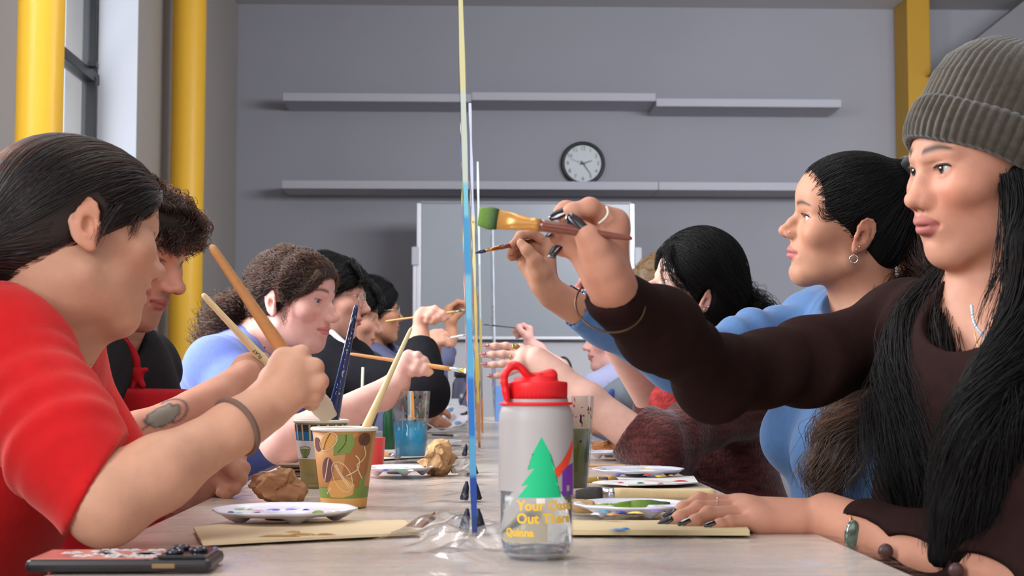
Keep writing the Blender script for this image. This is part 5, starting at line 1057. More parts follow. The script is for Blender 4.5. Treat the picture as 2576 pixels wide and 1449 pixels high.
    SB = SDF(); c = project(S, P(2140, 1342, 1.56)[None], .002)[0]; SB.ell(c, (.0085, .004, .0150), rotm((0, 8, 0)), .002); v, f = SB.mesh(.0012); raw('bracelet_stone', v, f, mat('moss_agate', (84, 98, 84), .12, coat=1, noise=(160, .5)), A1)
    tubeS('bracelet_clasp', project(S, np.array([P(2138, 1300, 1.57), P(2142, 1308, 1.57), P(2146, 1316, 1.57), P(2140, 1322, 1.57)]), .002), .0016, mat('copper', (190, 130, 96), .25, 1))
    d = (wR - eR) / np.linalg.norm(wR - eR); d = d + V(.5, 0, .25); d /= np.linalg.norm(d); u = np.cross(d, V(0, 1, 0)); u /= np.linalg.norm(u); w_ = np.cross(d, u); c = P(1535, 765, 1.437)
    tube('bangle', [c + (u * math.cos(a) + w_ * math.sin(a)) * .0345 for a in np.linspace(0, 6.283, 49)[:-1]], .0011, mat('bronze_bangle', (96, 70, 52), .35, .8), A1, True)
    SB = SDF(); c = P(1805, 1269, 1.652)
    for a in np.linspace(-1.2, 4.3, 14): SB.sph(c + V(.0015 * math.cos(a), .0075 * math.cos(a), .0075 * math.sin(a)), .001, .001)
    v, f = SB.mesh(.0006); raw('thin_ring', v, f, SIL, A1)
# ================================================================== woman in blue ribbed top, second on the right
if want('A2'):
    T = Tr(P(2140, 586, 2.43), rotm((7.8, -8, 84)), 1.0); fp = dict(nose_l=.92, nose_w=1.0, tip_z=.002, lips=1.12, fore=.013, bridge=.003, lid=.0044, brow=-.002)
    S = SDF(); head_sdf(S, T, fp)
    neck = P(2175, 790, 2.47); sR = P(2055, 815, 2.58); sL = P(2270, 890, 2.27); hip = V(.66, 2.45, .50)
    neckto(S, T, neck, .045, .052); S.cone(neck, sR, .042, .040, .04); S.cone(neck, sL, .042, .040, .04)
    eR = P(1700, 915, 2.46); wR = P(1392, 745, 2.365)
    S.chain([sR, eR, P(1520, 812, 2.41), wR], [.040, .036, .029, .0215], .02)
    H = Hand(2.36, (1180, 490, 4.141))
    H.build(S, (835, 985, 4), (1115, 1190, 20),
            [[(838, 520, 12), (655, 395, 2), (535, 430, -4), (455, 510, -4)], [(770, 560, 26), (580, 470, 22), (470, 520, 10), (430, 590, 4)],
             [(680, 610, 34), (540, 560, 34), (450, 590, 22), (425, 640, 16)], [(580, 680, 36), (500, 620, 38), (450, 640, 32), (445, 660, 28)]],
            [(760, 820, -14), (690, 680, -22), (605, 580, -22), (540, 505, -18)], .92, palm=[((760, 930, 0), (690, 720, -8), .0165), ((720, 930, 12), (580, 720, 20), .013)], wr=.0225, fr=.0235)
    eL = P(2240, 1190, 2.2); wL = P(2080, 1290, 2.28); S.chain([sL, eL, wL], [.040, .036, .024], .02)
    S.ell(wL + V(-.07, .02, -.005), (.06, .035, .014), None, .02)
    skin = (184, 130, 104)
    A2 = person('woman in pale blue ribbed top with high ponytail and hoop earring, painting', S, .0024, lambda v: face_cols(v, T, skin, fp, lip=(178, 92, 92), brow=(52, 34, 26), blush=.22))
    eyes(T, A2, (58, 36, 24), (18, 0), fp)
    tube('eyelashes', [T(-.022, .0865, .0195), T(-.030, .0905, .0225), T(-.040, .0865, .0225), T(-.0475, .079, .018)], [.0006, .0012, .0012, .0006], mat('lash', (18, 14, 14), .6), A2)
    G = SDF(); F, lat = torso(G, neck, sR, sL, hip, .006, bust=1.02, fwd=(-1, 0, 0), w=.95)
    G.chain([sR, P(1880, 862, 2.52), eR, P(1520, 812, 2.41), wR], [.052, .047, .043, .035, .030], .03); G.chain([sL, eL, wL], [.050, .044, .03], .03)
    folds(G, sR, eR, .004, 17, 13, .10, 1.0, 0, .6); folds(G, eR, wR, .0018, 24, 15, .09, 1.5); folds(G, sR, P(2160, 760, 2.47), .004, 28, 18, .10, .6); cloth_noise(G, .0022, 30, 12)
    G.sph(P(2165, 735, 2.40), .070, .012, 's'); G.sph(P(2130, 800, 2.34), .035, .012, 's')
    cu = P(1455, 776, 2.39); G.cut(cu, wR - eR)
    RB = mat('blue_rib_knit', (76, 108, 152), .85, spec=.15, sheen=.2, bump=(300, .35, .0015, (1, 1, .15)), noise=(90, .06))
    garment('ribbed_top', A2, G, .004, RB)
    d = (wR - eR) / np.linalg.norm(wR - eR); u = np.cross(d, V(0, 1, 0)); u /= np.linalg.norm(u); w_ = np.cross(d, u)
    tube('lettuce_hem', [cu + (u * math.cos(a) + w_ * math.sin(a)) * (.0295 + .002 * math.sin(a * 17)) + d * .003 * math.sin(a * 13) for a in np.linspace(0, 6.283, 90)[:-1]], .0022, RB, A2, True)
    Gp = SDF(); legs(Gp, hip, F, lat, g=.01); Gp.ell(hip, (.15, .15, .10), None, .05); garment('trousers', A2, Gp, .012, mat('blue_denim', (58, 74, 104), .85)); shoes(A2, hip, F, lat)
    C = cap_sdf(T, fc=(0, .125, -.020), fr=(.105, .080, .112), gz=.0845)
    bun = T(0, -.074, .108); C.sph(bun, .022, .02); v, f = C.mesh(.003)
    hm = mat('black_hair_mass', (11, 9, 10), .65, spec=.15)
    LK = [clear_ear(flow(C, v, 2600, 16, .011, lambda p: bun - p, T=T, jit=.16), T)]
    core = SDF()
    LK2 = [lock([(T(0, -.082, .112), .020), (T(.0, -.125, .085), .034), (T(-.01, -.135, .0), .042), (T(-.02, -.115, -.08), .045), (P(2240, 850, 2.33), .045), (P(2175, 985, 2.22), .040), (P(2125, 1090, 2.19), .040), (P(2090, 1210, 2.19), .032), (P(2075, 1290, 2.2), .02)], 650, K=34, wave=.010, wl=.09, core=core, body=G, frizz=.012, short=.3),
           lock([(P(2240, 880, 2.27), .02), (P(2130, 1000, 2.20), .016), (P(2080, 1080, 2.185), .013), (P(2050, 1170, 2.185), .012), (P(2075, 1260, 2.19), .008)], 120, K=30, wave=.011, wl=.075, core=core, body=G, frizz=.01)]
    h1 = raw('hair', v, f, hm, A2); garment('ponytail', A2, core, .005, mat('dark_brown_hair_mass', (44, 32, 26), .45))
    strands('hair_strands', np.concatenate(LK), .00035, .0002, hairmat('black_hair', 1.0, .35), A2); strands('ponytail_strands', np.concatenate([resample(q, 30)[None] if 0 else np.stack([resample(q, 30)]) for L in LK2 for q in L]), .00042, .0002, hairmat('brown_hair', .78, .45), A2)
    sw = []
    for k in range(70):
        a0 = rng.uniform(.2, 2.6); R = rng.uniform(.010, .024); z0, y0 = rng.normal(.052, .004), rng.normal(.052, .003)
        sw.append([T(-.064 - .0035 * math.cos(t) - .004 * (1 - t / 3), y0 + R * math.cos(a0 + t), z0 - R * .9 * math.sin(a0 + t) - .012) for t in np.linspace(0, 1.8, 14)])
    sw = np.array(sw); hd = SDF(); head_sdf(hd, T, fp); sw = project(hd, sw.reshape(-1, 3), .0012, 2).reshape(sw.shape); strands('baby_hair', sw, .0003, .00012, hairmat('black_hair', 1.0, .35), A2)
    SB = SDF()
    for a in np.linspace(0, 6.283, 15)[:-1]: SB.sph(T(.024 * math.cos(a), -.080 + .008 * math.sin(a * 3), .114 + .020 * math.sin(a)), .0115, .004)
    v, f = SB.mesh(.003); raw('scrunchie', v, f, mat('black_velvet', (20, 19, 22), .9, sheen=.4), A2)
    SIL = mat('silver', (205, 205, 210), .22, 1); ec = T(-.0755, .001, -.0365)
    tube('hoop_earring', [ec + T.R @ V(.001 * math.cos(a), .0065 * math.cos(a), .0065 * math.sin(a) - .004) for a in np.linspace(0, 6.283, 21)[:-1]], .0013, SIL, A2, True)
    for q in ((-.0795, -.0005, -.024), (-.0805, -.0045, -.0195), (-.0185, .1045, -.0115)):
        SB = SDF(); SB.sph(T(*q), .0016, .001); v, f = SB.mesh(.0008); raw('stud', v, f, SIL, A2)
# ================================================================== dark-haired woman in red marled cardigan, third on the right
if want('A3'):
    T = Tr(P(1737, 754, 3.30), rotm((17, -3, 103)), 1.02); fp = dict(nose_l=1.05, tip_z=-.002, lid=.0036)
    S = SDF(); head_sdf(S, T, fp)
    neck = P(1800, 880, 3.36); sR = P(1700, 965, 3.50); sL = P(1870, 1000, 3.12); hip = V(.64, 3.30, .50)
    neckto(S, T, neck, .045, .052); S.cone(neck, sR, .042, .040, .04); S.cone(neck, sL, .042, .040, .04)
    eL = P(1655, 1138, 2.98); wL = P(1350, 905, 3.07); S.chain([sL, eL, P(1480, 1010, 3.03), wL], [.040, .042, .036, .025], .02)
    H = Hand(3.08, (1180, 780, 6.587))
    H.build(S, (1110, 800, 0), (1500, 1100, -20),
            [[(860, 650, 6), (610, 595, 6), (430, 600, 2), (285, 605, 0)], [(880, 740, -4), (560, 730, -4), (390, 740, -4), (235, 745, -4)],
             [(870, 850, -8), (560, 890, -8), (410, 905, -6), (255, 910, -4)], [(860, 960, -4), (600, 1070, -6), (490, 1085, -4), (360, 1100, -2)]],
            [(1000, 700, 30), (850, 640, 45), (700, 640, 52)], .93, palm=[((1050, 800, -4), (900, 780, -6), .016)], wr=.024, fr=.029, fthin=.95)
    eR = P(1655, 1040, 3.42); wR = P(1495, 785, 3.27); S.chain([sR, eR, wR], [.040, .037, .0235], .02)
    HR = Hand(3.25)
    HR.build(S, (1492, 770, 0), (1540, 850, 20), [[(1490, 722, -5), (1466, 708, -10), (1452, 722, -10)], [(1500, 735, 5), (1478, 720, 0), (1458, 735, 0)], [(1506, 745, 14), (1484, 738, 10), (1466, 748, 8)], [(1510, 752, 22), (1492, 752, 20), (1476, 760, 18)]],
             [(1484, 760, -14), (1472, 745, -18), (1460, 735, -14)], .95, wr=.023, fr=.027)
    skin = (216, 168, 152)
    A3 = person('dark-haired woman in red and brown marled cardigan, fingers spread on the panel', S, .0028, lambda v: face_cols(v, T, skin, fp, lip=(180, 100, 100), brow=(36, 26, 24), blush=.3))
    eyes(T, A3, (70, 60, 44), (5, -8), fp)
    add_nails(H, A3, [(i, .007, .0085, (-.05, -.75, .65)) for i in range(4)], mat('mauve_nail_polish', (164, 104, 120), .12, coat=.8))
    G = SDF(); F, lat = torso(G, neck, sR, sL, hip, .020, bust=.9, fwd=(-1, 0, 0))
    G.chain([sL, eL, P(1590, 1088, 2.995), P(1545, 1055, 3.01)], [.066, .066, .052, .050], .04); G.chain([sR, eR], [.062, .054], .04); G.sph(eR + V(.0, -.01, .02), .052, .03)
    folds(G, sL, eL, .006, 12, 23, .12, 1.5); folds(G, sR, eR, .006, 13, 25, .11, 1.2); cloth_noise(G, .005, 26, 22)
    G.cut(P(1583, 1090, 2.995), wL - eL, .12); G.cut(P(1625, 1000, 3.40), wR - eR, .12); G.sph(P(1790, 830, 3.32), .065, .02, 's')
    M = mat('marled_cardigan', (84, 40, 38), .95, spec=.1, sheen=.3, bump=(150, 1.0, .004), noise=(34, .55, (1, 1, 2.6)))
    garment('cardigan', A3, G, .005, M)
    TP = SDF(); TP.ell(P(1690, 1055, 3.25), (.05, .05, .085), None, .01); cloth_noise(TP, .004, 50, 33); v, f = TP.mesh(.005); raw('knit_top', v, f, mat('coral_knit', (172, 62, 62), .95, spec=.1, bump=(150, 1.0, .004), noise=(60, .3)), A3)
    Gp = SDF(); legs(Gp, hip, F, lat, g=.01); Gp.ell(hip, (.15, .15, .10), None, .05); garment('trousers', A3, Gp, .012, mat('dark_trousers', (30, 30, 36), .85)); shoes(A3, hip, F, lat)
    C = cap_sdf(T, fc=(0, .132, -.025), fr=(.115, .085, .115), gx=.088, gy=.110, gz=.118)
    C.ell(T(0, -.055, .02), V(.078, .075, .075), T.R, .03); v, f = C.mesh(.0035)
    bun = T(0, -.11, .0); raw('hair', v, f, mat('black_hair_mass', (11, 9, 10), .65, spec=.15), A3)
    LK = [clear_ear(flow(C, v, 1800, 15, .013, lambda p: bun - p, off=.002, T=T), T)]; core = SDF(); LC = []
    LC.append(lock([(T(0, -.115, .025), .036), (T(0, -.158, .005), .056), (T(0, -.175, -.045), .060), (T(0, -.160, -.11), .052), (T(0, -.13, -.16), .03)], 760, K=30, curl=.007, cl=.035, core=core, frizz=.02))
    LC.append(lock([(T(0, -.10, .06), .02), (T(0, -.145, .03), .03), (T(0, -.175, -.03), .035), (T(0, -.17, -.09), .03)], 220, K=30, curl=.008, cl=.03, frizz=.025))
    fr = [lock([(T(-.030, .085, .098), .006), (T(-.052, .098, .068), .007), (T(-.066, .088, .034), .006), (T(-.076, .060, .012), .005), (T(-.080, .030, .008), .003)], 60, K=30, frizz=.004),
          lock([(T(-.02, .092, .095), .004), (T(-.048, .106, .060), .004), (T(-.058, .100, .020), .003), (T(-.066, .080, -.004), .002)], 22, K=30, frizz=.004)]
    garment('ponytail', A3, core, .005, mat('black_hair_mass', (11, 9, 10), .65, spec=.15))
    strands('hair_strands', np.concatenate(LK), .0004, .0002, hairmat('black_hair', 1.0, .35), A3); strands('ponytail_strands', np.concatenate(LC), .00035, .0002, hairmat('black_hair', 1.0, .35), A3); strands('fringe', np.concatenate(fr), .0004, .0002, hairmat('black_hair', 1.0, .35), A3)
    SIL = mat('silver', (205, 205, 210), .22, 1); GOLD = mat('gold', (212, 172, 104), .25, 1)
    for q in ((-.0785, .002, -.027), (-.0815, -.006, -.020), (-.083, -.013, -.012)):
        SB = SDF(); SB.sph(T(*q), .0024, .001); v, f = SB.mesh(.001); raw('earring', v, f, SIL, A3)
    SB = SDF(); SB.ell(H.q(780, 605, -4), (.0075, .004, .006), None, .002); v, f = SB.mesh(.0012); raw('stone_ring', v, f, mat('amber_stone', (150, 116, 60), .15, coat=1), A3)
    for c, r in (((735, 620, 0), .0085), ((690, 790, -4), .009)):
        c = H.q(*c); tube('ring', [c + V(.0015 * math.cos(a), r * math.cos(a), r * math.sin(a)) for a in np.linspace(0, 6.283, 21)[:-1]], .0011, GOLD, A3, True)
    BC = mat('black_cord', (26, 26, 32), .5); d = (wR - eR) / np.linalg.norm(wR - eR); u = np.cross(d, V(0, 1, 0)); u /= np.linalg.norm(u); w_ = np.cross(d, u); c = P(1483, 752, 3.24)
    tube('cord_bracelet', project(S, np.array([c + (u * math.cos(a) + w_ * math.sin(a)) * .026 for a in np.linspace(0, 6.283, 25)[:-1]]), .001, 3), .003, BC, A3, True)
    SB = SDF()
    for a in np.linspace(-1, 1, 6): SB.sph(c + V(-.012 + .006 * a, -.03, .012 + .016 * a), .0048, .001)
    v, f = SB.mesh(.0015); raw('bracelet_beads', v, f, SIL, A3)
# ================================================================== two half-hidden painters beyond, right side
if want('R4'):
    T = Tr(P(1672, 762, 4.15), rotm((-4, 0, 92))); S = SDF(); head_sdf(S, T, dict(HD)); fp = {}
    neck = P(1700, 850, 4.2); sR = P(1640, 905, 4.35); sL = P(1690, 930, 3.95); hip = V(.62, 4.15, .5); neckto(S, T, neck)
    S.cone(neck, sR, .042, .04, .04); S.cone(neck, sL, .042, .04, .04); eL = P(1530, 1060, 3.9); wL = P(1400, 1060, 4.0); S.chain([sL, eL, wL], [.04, .036, .024], .02); S.ell(wL + V(-.05, .01, 0), (.055, .03, .02), None, .02)
    skin = (208, 160, 138); o = person('person with light brown curls in grey graphic tee, mostly hidden behind the dark-haired woman', S, .0035, lambda v: face_cols(v, T, skin)); eyes(T, o)
    G = SDF(); F, lat = torso(G, neck, sR, sL, hip, .012, fwd=(-1, 0, 0)); G.chain([sL, P(1560, 1020, 3.92)], [.068, .066], .03); folds(G, sL, eL, .005, 14, 43, .1); cloth_noise(G, .004, 28, 41); G.sph(neck + V(-.03, 0, .05), .06, .02, 's')
    garment('grey_tee', o, G, .006, mat('grey_jersey', (112, 118, 128), .9, noise=(20, .12)))
    PRN = SDF(); PRN.ell(P(1534, 1000, 3.842), (.012, .006, .026), rotm((0, 20, 0)), .004); v, f = PRN.mesh(.004); raw('shirt_print', v, f, mat('blue_print', (58, 84, 150), .8), o)
    Gp = SDF(); legs(Gp, hip, F, lat, g=.01); Gp.ell(hip, (.15, .15, .10), None, .05); garment('trousers', o, Gp, .014, mat('dark_trousers', (30, 30, 36), .85)); shoes(o, hip, F, lat)
    C = cap_sdf(T, gx=.084, gy=.102, gz=.092); cloth_noise(C, .003, 110, 44); v, f = C.mesh(.004); raw('hair', v, f, mat('brown_curls_mass', (104, 82, 58), .6, noise=(120, .3)), o)
    strands('hair_strands', flow(C, v, 700, 12, .010, lambda p: T(0, -.1, -.02) - p, off=.002, curl=.005, cl=.03), .0005, .0003, hairmat('light_brown_hair', .42, .4), o)
if want('R5'):
    T = Tr(P(1549, 862, 5.0), rotm((-3, 0, 97)), .99); fp = dict(nose_l=.9); S = SDF(); head_sdf(S, T, fp)
    neck = P(1570, 930, 5.05); sR = P(1545, 955, 5.22); sL = P(1560, 965, 4.85); hip = V(.60, 5.05, .5); neckto(S, T, neck)
    S.cone(neck, sR, .042, .04, .04); S.cone(neck, sL, .042, .04, .04); e1 = P(1462, 985, 4.80); w1 = P(1338, 873, 4.86); S.chain([sL, e1, P(1400, 925, 4.83), w1], [.04, .038, .032, .022], .02)
    H = Hand(4.86, (1180, 780, 6.587))
    H.build(S, (1010, 560, 0), (1150, 640, 0), [[(1000, 300, 0), (900, 250, -5), (820, 270, -5), (770, 310, -5)], [(990, 330, 14), (860, 300, 12), (790, 330, 6), (730, 350, 4)], [(970, 370, 24), (860, 370, 24), (800, 390, 16), (760, 400, 14)], [(950, 420, 32), (870, 420, 32), (810, 440, 26), (785, 455, 24)]],
            [(960, 440, -14), (890, 370, -18), (830, 310, -14)], .9, wr=.021, fr=.026)
    skin = (206, 156, 146); o = person('person in lavender ribbed tee reaching out with a very thin dark brush', S, .0035, lambda v: face_cols(v, T, skin, fp)); eyes(T, o)
    G = SDF(); F, lat = torso(G, neck, sR, sL, hip, .010, fwd=(-1, 0, 0)); G.chain([sL, P(1490, 978, 4.81)], [.062, .056], .03); cloth_noise(G, .003, 30, 51); G.sph(neck + V(-.03, 0, .05), .05, .02, 's'); ribs(G, (1, 0, .9), 110, .0012, (-9, -9, -9), (9, 9, 9))
    garment('lavender_tee', o, G, .005, mat('lavender_rib', (140, 142, 172), .9))
    Gp = SDF(); legs(Gp, hip, F, lat, g=.01); Gp.ell(hip, (.15, .15, .10), None, .05); garment('trousers', o, Gp, .014, mat('dark_trousers', (30, 30, 36), .85)); shoes(o, hip, F, lat)
    C = cap_sdf(T); v, f = C.mesh(.004); raw('hair', v, f, mat('brown_hair_mass2', (62, 50, 44), .5), o)
# ================================================================== woman in red sweater, near left
if want('L1'):
    T = Tr(P(180, 604, 1.665), rotm((-11.5, -9, -56))); fp = dict(nose_l=.55, nose_w=1.1, bridge=-.004, lips=.95, cheek=1.12, lid=.0030, jaw=1.03, chin=-.002, crown=.022)
    S = SDF(); head_sdf(S, T, fp)
    neck = P(60, 815, 1.72); sR = P(10, 885, 1.60); sL = P(120, 900, 1.93); hip = V(-.70, 1.80, .50)
    neckto(S, T, neck, .047, .053); S.cone(T(0, .0, -.06), P(150, 800, 1.70), .046, .05, .03); S.cone(neck, sR, .045, .042, .04); S.cone(neck, sL, .045, .042, .04); S.cone(P(150, 800, 1.70), P(120, 900, 1.72), .05, .05, .03)
    eR = P(268, 1272, 1.475); wR = P(635, 1048, 1.585)
    S.chain([sR, eR, P(400, 1190, 1.50), wR], [.045, .038, .036, .0235], .02)
    H = Hand(1.60, (480, 580, 2.683))
    H.build(S, (470, 1220, -4), (300, 1330, -45),
            [[(630, 860, 2), (745, 835, 2), (790, 915, 28), (720, 950, 46)], [(690, 925, -4), (835, 925, -4), (842, 1000, 26), (750, 1020, 46)], [(715, 1005, -4), (868, 1020, -4), (850, 1085, 24), (750, 1085, 42)], [(705, 1085, 0), (842, 1112, 4), (815, 1165, 26), (730, 1150, 40)]],
            [(560, 1010, 26), (600, 900, 44), (650, 870, 50), (700, 890, 52)], 1.06, palm=[((520, 1150, -4), (690, 950, -6), .018), ((560, 1200, 2), (720, 1080, 0), .017)], wr=.0235, fr=.0265)
    skin = (206, 154, 126)
    A = person('woman in red sweater with tied-back dark hair leaning over the table, near left', S, .0021, lambda v: face_cols(v, T, skin, fp, lip=(178, 100, 92), brow=(70, 50, 40), blush=.22, brow_a=.6))
    eyes(T, A, (40, 26, 20), (6, -22), fp)
    G = SDF(); F, lat = torso(G, neck, sR, sL, hip, .016, bust=0, fwd=(1, 0, 0), w=.93)
    G.chain([sR, P(88, 1010, 1.55), P(172, 1150, 1.505), eR], [.062, .053, .052, .052], .03); G.sph(P(140, 1075, 1.525), .048, .05); G.cone(P(190, 1110, 1.505), P(228, 1150, 1.50), .038, .034, .03)
    eL = P(330, 1240, 1.95); wL = P(420, 1290, 1.92); G.chain([sL, eL], [.058, .05], .03)
    folds(G, P(60, 940, 1.575), P(225, 1210, 1.49), .0050, 26, 63, .13, 1.6, .0, .85, (.85, .4)); folds(G, neck, sR, .004, 20, 61, .12, 1.0); cloth_noise(G, .0035, 22, 62)
    G.cut(P(238, 1226, 1.485), V(.86, .10, -.46), .11); G.sph(P(165, 745, 1.66), .072, .012, 's')
    RED = mat('red_fine_knit', (206, 30, 34), .92, spec=.12, sheen=.5, bump=(600, .4, .002), noise=(45, .07)); _M['red_fine_knit'].node_tree.nodes['Principled BSDF'].inputs['Sheen Tint'].default_value = (1, .35, .3, 1)
    garment('sweater', A, G, .0045, RED)
    Gp = SDF(); legs(Gp, hip, F, lat, g=.01); Gp.ell(hip, (.15, .15, .10), None, .05); garment('trousers', A, Gp, .012, mat('blue_denim', (58, 74, 104), .85)); shoes(A, hip, F, lat)
    C = cap_sdf(T, fc=(0, .128, -.030), fr=(.112, .082, .118), gx=.0785, gz=.0885, crown=.022)
    bun = T(.0, -.105, -.040); C.sph(bun, .030, .03); v, f = C.mesh(.003); raw('hair', v, f, mat('dark_brown_hair_mass', (34, 26, 24), .55, spec=.25), A)
    LK = [clear_ear(flow(C, v, 3200, 18, .0115, lambda p: bun - p, jit=.12, T=T), T)]
    LK.append(lock([(bun, .026), (T(0, -.130, -.07), .030), (T(0, -.125, -.12), .026), (T(0, -.12, -.17), .015)], 200, K=18, wave=.004, core=None))
    LK.append(np.concatenate([lock([(T(.060, .040, .055), .004), (T(.078, .022, .028), .0035), (T(.0835, .010, .002), .003), (T(.082, .004, -.025), .0025)], 40, K=18), lock([(T(.058, .055, .040), .004), (T(.071, .048, .018), .003), (T(.073, .040, -.004), .002)], 24, K=18, wave=.002)]))
    strands('hair_strands', np.concatenate(LK), .00036, .0002, hairmat('dark_brown_hair', .9, .5), A)
    BR = SDF(); d = (wR - eR) / np.linalg.norm(wR - eR); u = np.cross(d, V(0, 1, 0)); u /= np.linalg.norm(u); w_ = np.cross(d, u); c = P(583, 1082, 1.562)
    c = eR * .145 + wR * .855; tube('bracelet', project(S, np.array([c + (u * math.cos(a) + w_ * math.sin(a)) * .032 for a in np.linspace(0, 6.283, 41)[:-1]]), .001, 3), .0034, mat('woven_brown_cord', (118, 92, 78), .8), A, True)
# ================================================================== man in red apron
if want('L2'):
    T = Tr(P(306, 638, 2.28), rotm((-22, 0, -107)), 1.02); fp = dict(nose_l=.98, nose_w=1.1, tip_z=-.002, jaw=1.1, lips=.95, lid=.0034, chin=.003, wide=1.02, crown=.030)
    S = SDF(); head_sdf(S, T, fp)
    neck = P(262, 850, 2.36); sR = P(200, 930, 2.20); sL = P(345, 930, 2.56); hip = V(-.62, 2.42, .50)
    neckto(S, T, neck, .053, .058); S.cone(neck, sR, .048, .046, .04); S.cone(neck, sL, .048, .046, .04)
    eR = P(190, 1180, 2.02); wR = P(555, 1002, 2.10); S.chain([sR, eR, P(340, 1105, 2.05), wR], [.046, .040, .034, .0275], .02)
    H = Hand(2.12, (480, 580, 2.683))
    H.build(S, (250, 1090, 0), (0, 1230, -10), [[(395, 880, 14), (470, 880, 20), (510, 930, 44), (470, 960, 50)], [(440, 950, 2), (520, 960, 14), (545, 1010, 40), (480, 1020, 48)], [(440, 1020, -2), (520, 1040, 12), (530, 1080, 34), (470, 1080, 44)], [(410, 1080, 2), (480, 1100, 14), (490, 1130, 30), (440, 1130, 38)]],
            [(360, 920, 26), (430, 870, 36), (490, 870, 40)], 1.05, palm=[((290, 1060, 2), (400, 960, 2), .019)], wr=.026, fr=.030)
    wL = P(510, 1225, 2.17); eL = P(330, 1250, 2.40); S.chain([sL, eL, wL], [.046, .042, .030], .02)
    H2 = Hand(2.15); H2.build(S, (515, 1222, 5), (460, 1250, 60), [[(575, 1150, 12), (603, 1150, 0), (607, 1180, -18), (580, 1195, -20)], [(585, 1170, 0), (612, 1178, -14), (606, 1205, -26), (580, 1212, -24)], [(578, 1195, -10), (602, 1208, -22), (590, 1228, -30), (566, 1228, -28)], [(566, 1215, -16), (585, 1228, -26), (572, 1243, -30), (552, 1240, -28)]], [(545, 1180, -4), (575, 1165, -26), (590, 1185, -34)], 1.05)
    skin = (196, 142, 118)
    A = person('man with short dark curls in a red apron over a black tee, tattooed forearm', S, .0026, lambda v: tattoo(face_cols(v, T, skin, fp, lip=(160, 84, 82), brow=(46, 34, 28), blush=.3, stubble=.55, brow_w=1.3), v))
    eyes(T, A, (60, 40, 28), (0, -20), fp)
    G = SDF(); F, lat = torso(G, neck, sR, sL, hip, .014, fwd=(1, -.2, 0), w=1.08); G.chain([sR, P(185, 1030, 2.12)], [.066, .060], .03); G.chain([sL, P(345, 1060, 2.50)], [.066, .058], .03)
    folds(G, sL, eL, .005, 12, 73, .12); cloth_noise(G, .004, 22, 72); G.sph(T(0, .0, -.135), .078, .015, 's')
    garment('black_tee', A, G, .005, mat('black_jersey', (34, 34, 38), .92, spec=.15, noise=(90, .15)))
    # apron: bib shell in front of the chest, straps and knot
    B = SDF(); torso(B, neck, sR, sL, hip, .026, fwd=(1, -.2, 0), w=1.08); B.ell(P(385, 1120, 2.30), (.10, .10, .16), None, .06); cloth_noise(B, .004, 26, 75)
    top = P(330, 975, 2.28); B.plane(top, (0.05, 0, 1), .004); B.add(lambda p: -((p - (hip + (neck - hip) * .5)) @ F), V(-9, -9, -9), V(9, 9, 9), .01, 's') if False else B.plane(hip * .5 + neck * .5 - F * .02, -F, .01)
    AP = mat('red_apron_canvas', (168, 24, 34), .85, spec=.2, bump=(800, .3, .001), noise=(30, .08)); garment('apron', A, B, .006, AP)
    sk = project(G, np.array([P(205, 838, 2.25), P(222, 885, 2.20), P(240, 935, 2.19), P(257, 975, 2.19)]), .004); tube('apron_strap', resample(sk, 12), .0065, AP, A)
    sk = project(G, np.array([P(300, 855, 2.26), P(322, 900, 2.22), P(345, 940, 2.22), P(352, 985, 2.22)]), .004); tube('apron_strap', resample(sk, 12), .0065, AP, A)
    K = SDF(); kc = sk[2]; K.sph(kc, .012, .004).cone(kc, kc + V(.012, -.008, -.018), .007, .005, .004).cone(kc, kc + V(.016, -.005, .006), .006, .004, .004).cone(kc, kc + V(-.004, -.01, -.024), .006, .004, .004); v, f = K.mesh(.0025); raw('strap_knot', v, f, AP, A)
    Gp = SDF(); legs(Gp, hip, F, lat, g=.014); Gp.ell(hip, (.15, .15, .10), None, .05); garment('trousers', A, Gp, .012, mat('dark_trousers', (30, 30, 36), .85)); shoes(A, hip, F, lat)
    C = cap_sdf(T, fc=(0, .128, -.015), fr=(.13, .086, .112), gx=.082, gy=.102, gz=.090, crown=.028); C.ell(T(0, .060, .070), V(.058, .048, .032), T.R, .03); cloth_noise(C, .004, 130, 76); v, f = C.mesh(.003); raw('hair', v, f, mat('dark_curls_mass', (36, 28, 24), .7, spec=.2), A)
    nz = smooth_noise(5, 60); n2 = smooth_noise(6, 60); n3 = smooth_noise(8, 60)
    strands('hair_strands', flow(C, v, 3600, 12, .0042, lambda p: np.stack([nz(p), n2(p), n3(p) - .3], -1), off=.001, grow=.0010, curl=.0055, cl=.021), .00034, .0002, hairmat('dark_brown_hair', .9, .5), A)
